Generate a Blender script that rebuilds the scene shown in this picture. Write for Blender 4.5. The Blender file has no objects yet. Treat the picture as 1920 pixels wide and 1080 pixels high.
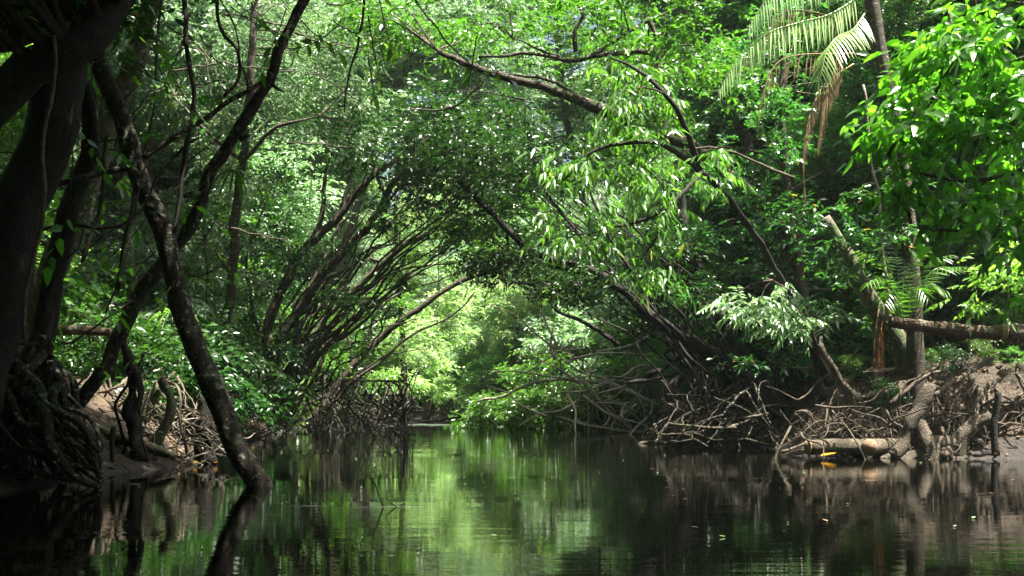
import bpy, math, random
import numpy as np
from mathutils import Vector
R = math.radians
rng = np.random.default_rng(11)
random.seed(5)
sc = bpy.context.scene
col = sc.collection

# ---------------------------------------------------------------- camera, sky, sun, exposure
F = 1867.0; HY = 760.0; CZ = 1.0          # focal length in photo pixels, horizon row, eye height
cam = bpy.data.cameras.new('camera'); co = bpy.data.objects.new('camera', cam); col.objects.link(co)
co.location = (0, 0, CZ); co.rotation_euler = (R(90), 0, 0)
cam.sensor_width = 36; cam.lens = 36 * F / 1920; cam.shift_y = (HY - 540) / 1920
cam.clip_start = 0.1; cam.clip_end = 2000
sc.camera = co
SUN_EL, SUN_AZ = 72.0, 110.0               # azimuth clockwise from +Y (straight ahead) towards +X
w = bpy.data.worlds.new('World'); sc.world = w; w.use_nodes = True
nt = w.node_tree; bg = nt.nodes['Background']
sky = nt.nodes.new('ShaderNodeTexSky'); sky.sky_type = 'NISHITA'; sky.sun_disc = False
sky.sun_elevation = R(SUN_EL); sky.sun_rotation = R(SUN_AZ); sky.air_density = 1.0; sky.dust_density = 6
nt.links.new(sky.outputs[0], bg.inputs[0]); bg.inputs[1].default_value = 0.052
sl = bpy.data.lights.new('sun', 'SUN'); sl.energy = 5.0; sl.angle = R(0.5); sl.color = (1.0, .96, .86)
so = bpy.data.objects.new('sun', sl); col.objects.link(so)
az, el = R(SUN_AZ), R(SUN_EL)
SUN = Vector((math.sin(az) * math.cos(el), math.cos(az) * math.cos(el), math.sin(el)))
so.rotation_euler = SUN.to_track_quat('Z', 'Y').to_euler(); so.location = (20, 20, 60)
sc.view_settings.view_transform = 'Standard'; sc.view_settings.look = 'None'
sc.view_settings.gamma = 1; sc.view_settings.use_curve_mapping = False
sc.view_settings.exposure = 2.45
cy = sc.cycles
cy.max_bounces = 7; cy.diffuse_bounces = 4; cy.glossy_bounces = 3; cy.transmission_bounces = 4
cy.volume_bounces = 0; cy.transparent_max_bounces = 8; cy.sample_clamp_indirect = 4; cy.caustics_reflective = False
cy.caustics_refractive = False; cy.use_denoising = True

# ---------------------------------------------------------------- helpers
def P(px, py, Y):
    return np.array([(px - 960) / F * Y, Y, CZ - (py - HY) / F * Y])

_nd = rng.normal(size=(7, 3)); _np = rng.uniform(0, 6.28, 7); _na = 1 / (1 + np.arange(7) * .35)
def noise3(p, f=1.0):
    return (np.sin((p * f) @ (_nd * (1 + np.arange(7)[:, None] * .6)).T + _np) * _na).sum(-1) / _na.sum() * 2

def make_mesh(name, V, tris=None, quads=None, smooth=False, mat=None, mats=None, midx=None):
    me = bpy.data.meshes.new(name)
    tris = np.zeros((0, 3), int) if tris is None or len(tris) == 0 else np.asarray(tris)
    quads = np.zeros((0, 4), int) if quads is None or len(quads) == 0 else np.asarray(quads)
    nT, nQ = len(tris), len(quads)
    me.vertices.add(len(V)); me.vertices.foreach_set('co', np.asarray(V, np.float32).ravel())
    me.loops.add(nT * 3 + nQ * 4)
    me.loops.foreach_set('vertex_index', np.concatenate([tris.ravel(), quads.ravel()]).astype(np.int32))
    me.polygons.add(nT + nQ)
    ls = np.concatenate([np.arange(nT) * 3, nT * 3 + np.arange(nQ) * 4]).astype(np.int32)
    me.polygons.foreach_set('loop_start', ls)
    if smooth: me.polygons.foreach_set('use_smooth', np.ones(nT + nQ, bool))
    for m in (mats or [mat]): me.materials.append(m)
    if midx is not None: me.polygons.foreach_set('material_index', np.asarray(midx, np.int32))
    me.update(calc_edges=True)
    return me

def tag(o, label=None, cat=None, group=None, kind=None):
    if label: o['label'] = label
    if cat: o['category'] = cat
    if group: o['group'] = group
    if kind: o['kind'] = kind
    return o

def root(name, loc, label, cat, group=None):
    o = bpy.data.objects.new(name, None); col.objects.link(o); o.location = loc; o.empty_display_size = .2
    return tag(o, label, cat, group)

def link(name, me, parent=None):
    """a mesh given in world coordinates, hung under its thing"""
    o = bpy.data.objects.new(name, me); col.objects.link(o)
    if parent is not None:
        off = np.array(parent.location, np.float32)
        c = np.empty(len(me.vertices) * 3, np.float32); me.vertices.foreach_get('co', c)
        me.vertices.foreach_set('co', (c.reshape(-1, 3) - off).ravel()); me.update()
        o.parent = parent
    return o

def single(name, me, label, cat, group=None):
    """a thing of one mesh: its origin goes to its lowest point"""
    c = np.empty(len(me.vertices) * 3, np.float32); me.vertices.foreach_get('co', c); c = c.reshape(-1, 3)
    b = c[c[:, 2].argmin()].copy()
    me.vertices.foreach_set('co', (c - b).ravel()); me.update()
    o = bpy.data.objects.new(name, me); col.objects.link(o); o.location = b
    return tag(o, label, cat, group)

def copy_thing(src, loc, rz, s, label=None, group=None):
    r = src.copy(); col.objects.link(r); r.location = loc; r.rotation_euler = (0, 0, rz)
    r.scale = (s, s, s * random.uniform(.9, 1.12))
    if label: r['label'] = label
    if group: r['group'] = group
    for ch in list(src.children):
        c = ch.copy(); col.objects.link(c); c.parent = r
    return r

def spline(pts, step=.18, jit=0.0):
    """Catmull-Rom through pts (k, 4: x y z r) with a little wander"""
    p = np.asarray(pts, float)
    if len(p) == 2: p = np.array([p[0], p[0] * .67 + p[1] * .33, p[0] * .33 + p[1] * .67, p[1]])
    q = np.vstack([2 * p[0] - p[1], p, 2 * p[-1] - p[-2]]); out = []
    for i in range(1, len(q) - 2):
        a, b, c, d = q[i - 1], q[i], q[i + 1], q[i + 2]
        n = int(min(40, max(2, np.linalg.norm(c[:3] - b[:3]) / step)))
        t = np.linspace(0, 1, n, endpoint=False)[:, None]
        out.append(.5 * ((2 * b) + (c - a) * t + (2 * a - 5 * b + 4 * c - d) * t ** 2 + (3 * b - a - 3 * c + d) * t ** 3))
    out.append(p[-1:]); o = np.vstack(out)
    if jit:
        s = noise3(o[:, :3] + 9, 2.1 / max(step * 4, .5)); s2 = noise3(o[:, :3] - 7, 2.4 / max(step * 4, .5))
        o[:, 0] += s * jit; o[:, 2] += s2 * jit * .7; o[:, 1] += noise3(o[:, :3] + 31, 1.7) * jit
    o[:, 3] = np.maximum(o[:, 3], .002)
    return o

class Tubes:
    def __init__(s): s.V = []; s.Q = []; s.T = []; s.n = 0; s.lines = []
    def add(s, pts, sides=8, step=.18, jit=0.0, rough=.08, cap=True, flare=None, raw=False):
        o = np.asarray(pts, float) if raw else spline(pts, step, jit)
        s.lines.append(o); c = o[:, :3]; r = o[:, 3]; n = len(c)
        tan = np.gradient(c, axis=0); tan /= np.linalg.norm(tan, axis=1)[:, None] + 1e-9
        u = np.cross(tan[0], [0.3, .9, .2]); u /= np.linalg.norm(u) + 1e-9; U = []
        for k in range(n):
            u = u - tan[k] * (u @ tan[k]); u /= np.linalg.norm(u) + 1e-9; U.append(u)
        U = np.array(U); W = np.cross(tan, U)
        a = np.linspace(0, 2 * math.pi, sides, endpoint=False)
        d = U[:, None, :] * np.cos(a)[None, :, None] + W[:, None, :] * np.sin(a)[None, :, None]
        pos = c[:, None, :] + d * r[:, None, None]
        if rough:
            k = noise3(pos.reshape(-1, 3), 1.2 / max(.02, r.mean()) ** .7).reshape(n, sides)
            pos += d * (r[:, None] * rough * k)[..., None]
        base = s.n; s.V.append(pos.reshape(-1, 3))
        i = np.arange(n - 1)[:, None] * sides; j = np.arange(sides)[None, :]; j2 = (j + 1) % sides
        s.Q.append(np.stack([base + i + j, base + i + j2, base + i + sides + j2, base + i + sides + j], -1).reshape(-1, 4))
        s.n += n * sides
        if cap:
            s.V.append(np.array([c[0] - tan[0] * r[0] * .15, c[-1] + tan[-1] * r[-1] * .15])); jj = np.arange(sides)
            s.T.append(np.stack([np.full(sides, s.n), base + (jj + 1) % sides, base + jj], -1))
            e = base + (n - 1) * sides
            s.T.append(np.stack([np.full(sides, s.n + 1), e + jj, e + (jj + 1) % sides], -1)); s.n += 2
        return o
    def mesh(s, name, mat):
        return make_mesh(name, np.vstack(s.V), np.vstack(s.T) if s.T else None, np.vstack(s.Q), True, mat)

def unit(a): return a / (np.linalg.norm(a, axis=-1, keepdims=True) + 1e-9)

def leaf_mesh(pos, dr, nrm, ln, wd, big=False, curl=.25, fold=.12):
    """one leaf per row. small: 4 verts; big: 8 verts with a midrib and a curve"""
    dr = unit(dr); W = unit(np.cross(dr, nrm)); N = unit(np.cross(W, dr)); ln = ln[:, None]; wd = wd[:, None]; n = len(pos)
    dn = np.array([0, 0, -1.0])
    if not big:
        V = np.stack([pos, pos + dr * ln * .45 + W * wd * .5 + N * wd * fold, pos + dr * ln + dn * ln * curl * .5,
                      pos + dr * ln * .45 - W * wd * .5 + N * wd * fold], 1).reshape(-1, 3)
        b = np.arange(n)[:, None] * 4
        return V, np.concatenate([b + [0, 1, 2], b + [0, 2, 3]]), np.zeros((0, 4), int)
    def st(s, o): return pos + dr * ln * s + dn * ln * curl * s * s + W * wd * o + N * wd * fold * (abs(o) * 2)
    V = np.stack([st(0, 0), st(.33, 0), st(.7, 0), st(1, 0), st(.28, .5), st(.66, .36), st(.28, -.5), st(.66, -.36)], 1).reshape(-1, 3)
    b = np.arange(n)[:, None] * 8
    T = np.concatenate([b + [0, 4, 1], b + [0, 1, 6], b + [2, 5, 3], b + [2, 3, 7]])
    Q = np.concatenate([b + [1, 4, 5, 2], b + [6, 1, 2, 7]])
    return V, T, Q

def sprays(O, D, L=.55, k=11, size=.13, aspect=.38, droop=.25, hang=.15, big=False, jitter=.3, pinn=.75, up=.55, curl=.25):
    """leafy twigs: k leaves set left and right along each"""
    n = len(O); D = unit(D); t = np.tile(np.linspace(.12, 1, k), (n, 1)) + rng.uniform(-.03, .03, (n, k))
    Ls = L * rng.uniform(.6, 1.3, (n, 1))
    S = unit(np.cross(D, [0, 0, 1.0]) + rng.normal(0, .15, (n, 3)))
    pos = O[:, None] + D[:, None] * (Ls * t)[..., None] + np.array([0, 0, -1.0]) * (droop * Ls * t ** 2)[..., None]
    sd = np.where(np.arange(k) % 2 == 0, 1.0, -1.0)[None, :, None] * np.ones((n, k, 1)); sd[:, -1] = 0
    ld = D[:, None] * (1 - pinn * .45) + S[:, None] * sd * pinn + rng.normal(0, jitter, (n, k, 3)) + np.array([0, 0, -hang])
    nr = np.array([0, 0, 1.0]) * up + rng.normal(0, jitter + .12, (n, k, 3)) + S[:, None] * .2 * rng.normal(0, 1, (n, 1, 1))
    sz = size * rng.uniform(.6, 1.25, (n, k)) * (1 - .25 * (t - .6) ** 2)
    return leaf_mesh(pos.reshape(-1, 3), ld.reshape(-1, 3), nr.reshape(-1, 3), sz.ravel(), (sz * aspect * rng.uniform(.8, 1.2, (n, k))).ravel(), big, curl=curl)

def cat_mesh(parts):
    V, T, Q, n = [], [], [], 0
    for v, t, q in parts:
        V.append(v); T.append(t + n); Q.append(q + n); n += len(v)
    return np.vstack(V), np.vstack(T), np.vstack(Q)

def crown_points(blobs, pads, per, flat=.45, tight=.24, shell=.55):
    """leaf pads gathered round the outside of ellipsoids: (spray origins, directions, pad centres)"""
    O, D, C = [], [], []
    for c, r in blobs:
        c = np.array(c, float); r = np.array(r, float)
        n = max(3, int(pads * (3.2 if c[2] > 8 and c[1] < 19 else 1) * (r[0] * r[2] + r[0] * r[1]) / 2))  # high crowns near the camera are thickened to shade the foreground
        d = unit(rng.normal(size=(n, 3))); rad = rng.uniform(shell ** 2, 1, n) ** .5
        pc = c + d * r * rad[:, None]; C.append(pc)
        m = rng.poisson(per, n)
        pc = np.repeat(pc, m, 0); dd = np.repeat(d, m, 0)
        sg = tight * (r.mean() ** .5) * 1.25 * np.array([1, 1, flat])
        o = pc + rng.normal(size=pc.shape) * sg * rng.uniform(.5, 1.2, (len(pc), 1))
        O.append(o); D.append(unit(dd * [1, 1, .5] * .7 + rng.normal(size=o.shape) * [.7, .7, .3]))
    return np.vstack(O), np.vstack(D), np.vstack(C)

# ---------------------------------------------------------------- materials
def mat_new(name):
    m = bpy.data.materials.new(name); m.use_nodes = True; t = m.node_tree; t.nodes.clear()
    return m, t, t.nodes, t.links

def ramp(N, stops):
    r = N.new('ShaderNodeValToRGB'); e = r.color_ramp.elements
    while len(e) < len(stops): e.new(.5)
    for x, (p, c) in zip(e, stops): x.position = p; x.color = (*c, 1)
    return r

def leaf_mat(name, dark, light, trans, tf=.42, rough=.38, spec=.5, rare=None):
    m, t, N, L = mat_new(name)
    g = N.new('ShaderNodeNewGeometry'); oi = N.new('ShaderNodeObjectInfo')
    stops = [(0, dark), (.9, light)] if rare is None else [(0, dark), (.985, light), (.997, rare)]
    r = ramp(N, stops); L.new(g.outputs['Random Per Island'], r.inputs[0])
    hs = N.new('ShaderNodeHueSaturation'); L.new(r.outputs[0], hs.inputs['Color'])
    mr = N.new('ShaderNodeMapRange'); mr.inputs[3].default_value = .7; mr.inputs[4].default_value = 1.35
    L.new(oi.outputs['Random'], mr.inputs[0]); L.new(mr.outputs[0], hs.inputs['Value'])
    mh = N.new('ShaderNodeMapRange'); mh.inputs[3].default_value = .485; mh.inputs[4].default_value = .515
    ma = N.new('ShaderNodeMath'); ma.operation = 'FRACT'; mm = N.new('ShaderNodeMath'); mm.operation = 'MULTIPLY'; mm.inputs[1].default_value = 7.3
    L.new(oi.outputs['Random'], mm.inputs[0]); L.new(mm.outputs[0], ma.inputs[0]); L.new(ma.outputs[0], mh.inputs[0]); L.new(mh.outputs[0], hs.inputs['Hue'])
    p = N.new('ShaderNodeBsdfPrincipled'); p.inputs['Roughness'].default_value = rough
    p.inputs['Specular IOR Level'].default_value = spec; L.new(hs.outputs[0], p.inputs['Base Color'])
    tr = N.new('ShaderNodeBsdfTranslucent'); mc = N.new('ShaderNodeMix'); mc.data_type = 'RGBA'; mc.blend_type = 'MULTIPLY'
    mc.inputs[0].default_value = 1; L.new(hs.outputs[0], mc.inputs[6]); mc.inputs[7].default_value = (*trans, 1)
    L.new(mc.outputs[2], tr.inputs[0])
    mx = N.new('ShaderNodeMixShader'); mx.inputs[0].default_value = tf
    L.new(p.outputs[0], mx.inputs[1]); L.new(tr.outputs[0], mx.inputs[2])
    o = N.new('ShaderNodeOutputMaterial'); L.new(mx.outputs[0], o.inputs[0]); return m

M = {}
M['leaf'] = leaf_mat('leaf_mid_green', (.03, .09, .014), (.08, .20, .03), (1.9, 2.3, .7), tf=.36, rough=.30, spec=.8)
M['leaf_bright'] = leaf_mat('leaf_young_green', (.03, .085, .018), (.13, .25, .05), (1.7, 2.0, .7), .42, .3, .7, rare=(.30, .30, .04))
M['leaf_vivid'] = leaf_mat('leaf_vivid_green', (.015, .06, .010), (.115, .29, .04), (1.7, 2.1, .5), .5, .28, .8)
M['leaf_shade'] = leaf_mat('leaf_painted_shade', (.010, .034, .009), (.032, .085, .020), (1.7, 2.2, .8), .28, .35, .5)  # green darkened in the leaf colour to imitate foliage in shade
M['leaf_pale'] = leaf_mat('leaf_grey_green', (.11, .19, .09), (.30, .42, .27), (1.3, 1.6, .95), .3, .33, .7)
M['leaf_dark'] = leaf_mat('leaf_glossy_dark_green', (.022, .068, .018), (.065, .16, .04), (1.7, 2.2, .8), .32, .27, .8, rare=(.40, .16, .02))
M['leaf_far'] = leaf_mat('leaf_yellow_green_haze', (.20, .29, .13), (.38, .48, .27), (1.4, 1.7, .8), .45)  # yellow-green paled to put the sunlit haze of the bend into colour
M['leaf_yellow'] = leaf_mat('leaf_yellow_green', (.10, .23, .045), (.22, .39, .10), (1.7, 1.8, .6), .5)
M['frond'] = leaf_mat('frond_green', (.25, .42, .14), (.38, .55, .22), (1.3, 1.6, .8), .35, .3)
M['frond_dead'] = leaf_mat('frond_dry_brown', (.16, .09, .045), (.36, .24, .14), (1, 1, 1), .2, .7, .2)
M['frond_red'] = leaf_mat('frond_rust', (.16, .05, .025), (.28, .11, .05), (1, 1, 1), .2, .7, .2)
M['leaf_fallen'] = leaf_mat('fallen_leaf_orange', (.55, .20, .02), (.75, .42, .03), (1, 1, 1), .2, .5, .3)

def bark_mat(name, a, b, moss=None, mossamt=.45, scale=9, lichen=None, bump=.6):
    m, t, N, L = mat_new(name)
    tc = N.new('ShaderNodeTexCoord'); oi = N.new('ShaderNodeObjectInfo')
    n1 = N.new('ShaderNodeTexNoise'); n1.inputs['Scale'].default_value = scale; n1.inputs['Detail'].default_value = 8; n1.inputs['Roughness'].default_value = .7
    L.new(tc.outputs['Object'], n1.inputs['Vector'])
    r = ramp(N, [(.32, a), (.68, b)]); L.new(n1.outputs[0], r.inputs[0]); c = r.outputs[0]
    for tint, sc_, amt in ((moss, 2.3, mossamt), (lichen, 14, .38)):
        if tint is None: continue
        n2 = N.new('ShaderNodeTexNoise'); n2.inputs['Scale'].default_value = sc_; n2.inputs['Detail'].default_value = 6
        L.new(tc.outputs['Object'], n2.inputs['Vector'])
        k = N.new('ShaderNodeMapRange'); k.inputs[1].default_value = 1 - amt - .04; k.inputs[2].default_value = 1 - amt + .06
        L.new(n2.outputs[0], k.inputs[0]); mx = N.new('ShaderNodeMix'); mx.data_type = 'RGBA'
        L.new(k.outputs[0], mx.inputs[0]); L.new(c, mx.inputs[6]); mx.inputs[7].default_value = (*tint, 1); c = mx.outputs[2]
    p = N.new('ShaderNodeBsdfPrincipled'); p.inputs['Roughness'].default_value = .82; p.inputs['Specular IOR Level'].default_value = .3
    L.new(c, p.inputs['Base Color'])
    mu = N.new('ShaderNodeTexNoise'); mu.inputs['Scale'].default_value = scale * 4; mu.inputs['Detail'].default_value = 5; L.new(tc.outputs['Object'], mu.inputs['Vector'])
    ad = N.new('ShaderNodeMath'); ad.operation = 'ADD'; L.new(n1.outputs[0], ad.inputs[0]); L.new(mu.outputs[0], ad.inputs[1])
    bp = N.new('ShaderNodeBump'); bp.inputs['Strength'].default_value = bump; bp.inputs['Distance'].default_value = .04
    L.new(ad.outputs[0], bp.inputs['Height']); L.new(bp.outputs[0], p.inputs['Normal'])
    o = N.new('ShaderNodeOutputMaterial'); L.new(p.outputs[0], o.inputs[0]); return m

M['bark'] = bark_mat('bark_dark_brown', (.022, .016, .011), (.085, .062, .042), (.035, .055, .014), .42, lichen=(.2, .2, .15))
M['bark_moss'] = bark_mat('bark_mossy', (.06, .045, .03), (.20, .16, .11), (.07, .10, .03), .5, lichen=(.32, .33, .26))
M['bark_shade'] = bark_mat('bark_dark_shaded', (.012, .009, .006), (.045, .034, .023), (.022, .032, .01), .4, lichen=(.22, .22, .17))  # dark bark, toned down further to imitate shade on trunks and roots
M['bark_pale'] = bark_mat('bark_pale_grey', (.16, .13, .10), (.38, .34, .27), (.12, .13, .06), .35)
M['bark_black'] = bark_mat('bark_near_black', (.009, .007, .0055), (.028, .022, .016), (.012, .019, .006), .4)
M['wood'] = bark_mat('weathered_grey_wood', (.035, .026, .018), (.23, .185, .13), (.06, .05, .03), .45, scale=9, bump=1.3)
M['driftwood'] = bark_mat('bleached_branch', (.22, .19, .14), (.5, .45, .35), None, scale=7)
M['wood_brown'] = bark_mat('bark_red_brown_log', (.035, .022, .014), (.13, .085, .055), (.22, .21, .16), .36, scale=8, bump=1.0)
M['cut'] = bark_mat('sawn_end_grain', (.22, .14, .08), (.42, .29, .18), None, scale=16)
M['vine'] = bark_mat('vine_bark', (.02, .015, .01), (.07, .055, .038), (.03, .045, .012), .38, scale=20)
M['root'] = bark_mat('root_bark', (.035, .027, .019), (.17, .135, .095), (.05, .06, .025), .36, scale=12)

# ---------------------------------------------------------------- the setting: ground, water, riverbed, haze
LB = [(-5.6, -60), (-5.6, 0), (-5.7, 10), (-5.8, 13), (-5.7, 15), (-5.3, 17.3), (-6.8, 22), (-7.3, 27), (-8.6, 38), (-8.8, 48), (-8.2, 56), (-10, 68), (-16, 80), (-30, 92)]
RB = [(8, -60), (8.5, 0), (10, 10), (10.2, 15), (9.6, 18.2), (7.6, 19.0), (5.4, 19.8), (6.2, 24), (6.8, 28), (6.4, 37), (4.6, 46), (2.2, 54), (-1.0, 62), (-4.5, 72), (-14, 84), (-30, 100)]
def polyd(X, Y, pl):
    d = np.full(X.shape, 1e9); p = np.stack([X, Y], -1)
    for a, b in zip(pl[:-1], pl[1:]):
        a, b = np.array(a, float), np.array(b, float); e = b - a
        t = np.clip(((p - a) @ e) / (e @ e), 0, 1); d = np.minimum(d, np.linalg.norm(p - a - t[..., None] * e, axis=-1))
    return d
def in_river(X, Y):
    poly = LB + RB[::-1]; c = np.zeros(X.shape, bool)
    for (x1, y1), (x2, y2) in zip(poly, poly[1:] + poly[:1]):
        if y1 == y2: continue
        c ^= ((y1 > Y) != (y2 > Y)) & (X < (x2 - x1) * (Y - y1) / (y2 - y1) + x1)
    return c
def ground_z(X, Y):
    X = np.asarray(X, float); Y = np.asarray(Y, float)
    d = np.minimum(polyd(X, Y, LB), polyd(X, Y, RB)); ins = in_river(X, Y)
    p = np.stack([X, Y, np.zeros_like(X)], -1)
    n = noise3(p, .9) * .16 + noise3(p + 40, 2.7) * .07 + noise3(p + 80, 7.) * .03
    s = np.clip(d / 2.2, 0, 1); s = s * s * (3 - 2 * s)
    left = X < 0
    top = np.where(left, 1.15, 1.75)
    z = top * s + np.clip(d - 2, 0, 60) * .055 + n * (.35 + s) + .02
    zb = -np.clip(d, 0, 2.2) * .45 - .03 + n * .2
    return np.where(ins, zb, np.maximum(z, .02))
def axis(lo, hi, flo, fhi, fine):
    a = list(np.arange(flo, fhi, fine)); x, s = flo, fine
    L0 = []
    while x > lo: s *= 1.25; x -= s; L0.append(x)
    x, s = fhi, fine; L1 = [fhi]
    while x < hi: s *= 1.25; x += s; L1.append(x)
    return np.array(L0[::-1] + a + L1)
gx = axis(-400, 400, -16, 14, .22); gy = axis(-300, 900, 8, 48, .22)
GX, GY = np.meshgrid(gx, gy); GZ = ground_z(GX, GY)
V = np.stack([GX, GY, GZ], -1).reshape(-1, 3); nx, ny = len(gx), len(gy)
i = (np.arange(ny - 1)[:, None] * nx + np.arange(nx - 1)[None]).ravel()
m, t, N, L = mat_new('river_bank_soil')
tc = N.new('ShaderNodeTexCoord'); n1 = N.new('ShaderNodeTexNoise'); n1.inputs['Scale'].default_value = 1.6; n1.inputs['Detail'].default_value = 9; n1.inputs['Roughness'].default_value = .7
L.new(tc.outputs['Object'], n1.inputs['Vector'])
r = ramp(N, [(.3, (.018, .013, .008)), (.5, (.04, .028, .017)), (.7, (.085, .062, .038)), (.75, (.07, .075, .03))]); L.new(n1.outputs[0], r.inputs[0])
v = N.new('ShaderNodeTexVoronoi'); v.inputs['Scale'].default_value = 9; L.new(tc.outputs['Object'], v.inputs['Vector'])
rv = ramp(N, [(0, (.5, .45, .4)), (1, (1.5, 1.35, 1.2))]); L.new(v.outputs['Color'], rv.inputs[0])
mx = N.new('ShaderNodeMix'); mx.data_type = 'RGBA'; mx.blend_type = 'MULTIPLY'; mx.inputs[0].default_value = 1
L.new(r.outputs[0], mx.inputs[6]); L.new(rv.outputs[0], mx.inputs[7])
sx = N.new('ShaderNodeSeparateXYZ'); L.new(tc.outputs['Object'], sx.inputs[0]); wz = N.new('ShaderNodeMapRange'); wz.inputs[1].default_value = .12; wz.inputs[2].default_value = .5; wz.inputs[3].default_value = .38; wz.inputs[4].default_value = 1; L.new(sx.outputs[2], wz.inputs[0])
wet = N.new('ShaderNodeMix'); wet.data_type = 'RGBA'; wet.blend_type = 'MULTIPLY'; wet.inputs[0].default_value = 1; L.new(mx.outputs[2], wet.inputs[6]); L.new(wz.outputs[0], wet.inputs[7])
p = N.new('ShaderNodeBsdfPrincipled'); p.inputs['Roughness'].default_value = .85; L.new(wet.outputs[2], p.inputs['Base Color'])
n2 = N.new('ShaderNodeTexNoise'); n2.inputs['Scale'].default_value = 14; n2.inputs['Detail'].default_value = 6; L.new(tc.outputs['Object'], n2.inputs['Vector'])
bp = N.new('ShaderNodeBump'); bp.inputs['Strength'].default_value = .8; bp.inputs['Distance'].default_value = .08; L.new(n2.outputs[0], bp.inputs['Height']); L.new(bp.outputs[0], p.inputs['Normal'])
o_ = N.new('ShaderNodeOutputMaterial'); L.new(p.outputs[0], o_.inputs[0]); M['soil'] = m
g = link('ground', make_mesh('ground', V, None, np.stack([i, i + 1, i + nx + 1, i + nx], -1), True, m)); tag(g, 'brown muddy river banks under the forest', 'ground', kind='structure')

m, t, N, L = mat_new('dark_river_water')
tc = N.new('ShaderNodeTexCoord'); mp = N.new('ShaderNodeMapping'); mp.inputs['Scale'].default_value = (.55, 2.6, 1); L.new(tc.outputs['Object'], mp.inputs[0])
a1 = N.new('ShaderNodeTexNoise'); a1.inputs['Scale'].default_value = 2.2; a1.inputs['Detail'].default_value = 4; a1.inputs['Roughness'].default_value = .55; L.new(mp.outputs[0], a1.inputs['Vector'])
a2 = N.new('ShaderNodeTexNoise'); a2.inputs['Scale'].default_value = .35; a2.inputs['Detail'].default_value = 2; L.new(mp.outputs[0], a2.inputs['Vector'])
mk = N.new('ShaderNodeTexNoise'); mk.inputs['Scale'].default_value = .16; L.new(mp.outputs[0], mk.inputs['Vector'])
mr = N.new('ShaderNodeMapRange'); mr.inputs[1].default_value = .4; mr.inputs[2].default_value = .65; mr.inputs[3].default_value = .25; mr.inputs[4].default_value = 1; L.new(mk.outputs[0], mr.inputs[0])
mu = N.new('ShaderNodeMath'); mu.operation = 'MULTIPLY'; L.new(a1.outputs[0], mu.inputs[0]); L.new(mr.outputs[0], mu.inputs[1])
ad = N.new('ShaderNodeMath'); ad.operation = 'MULTIPLY_ADD'; L.new(a2.outputs[0], ad.inputs[0]); ad.inputs[1].default_value = 1.2; L.new(mu.outputs[0], ad.inputs[2])
bp = N.new('ShaderNodeBump'); bp.inputs['Strength'].default_value = .38; bp.inputs['Distance'].default_value = .009; L.new(ad.outputs[0], bp.inputs['Height'])
p = N.new('ShaderNodeBsdfPrincipled'); p.inputs['Base Color'].default_value = (.0008, .001, .0005, 1); p.inputs['Roughness'].default_value = .0
p.inputs['IOR'].default_value = 1.33; L.new(bp.outputs[0], p.inputs['Normal'])
o_ = N.new('ShaderNodeOutputMaterial'); L.new(p.outputs[0], o_.inputs[0]); M['water'] = m
wa = link('water', make_mesh('water', [(-80, -80, 0), (80, -80, 0), (80, 130, 0), (-80, 130, 0)], None, [(0, 1, 2, 3)], False, m))
tag(wa, 'still dark green river water', 'water', kind='structure')

# ---------------------------------------------------------------- trees from stems and crown blobs given as (px, py, Y)
def pix_blob(b):
    if b[0] == 'w': return np.array(b[1:4], float), b[4:7]
    px, py, Y, rx, ry, rd = b
    return P(px, py, Y), (rx / F * Y, rd, ry / F * Y)

def stem_pts(st, Y=None):
    """[(px,py[,Y]),...], r0, r1 in metres"""
    pts, r0, r1 = st[:3]; n = len(pts); out = []
    for k, q in enumerate(pts):
        y = q[2] if len(q) > 2 else Y
        out.append([*P(q[0], q[1], y), r0 + (r1 - r0) * k / (n - 1)])
    return out

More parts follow.
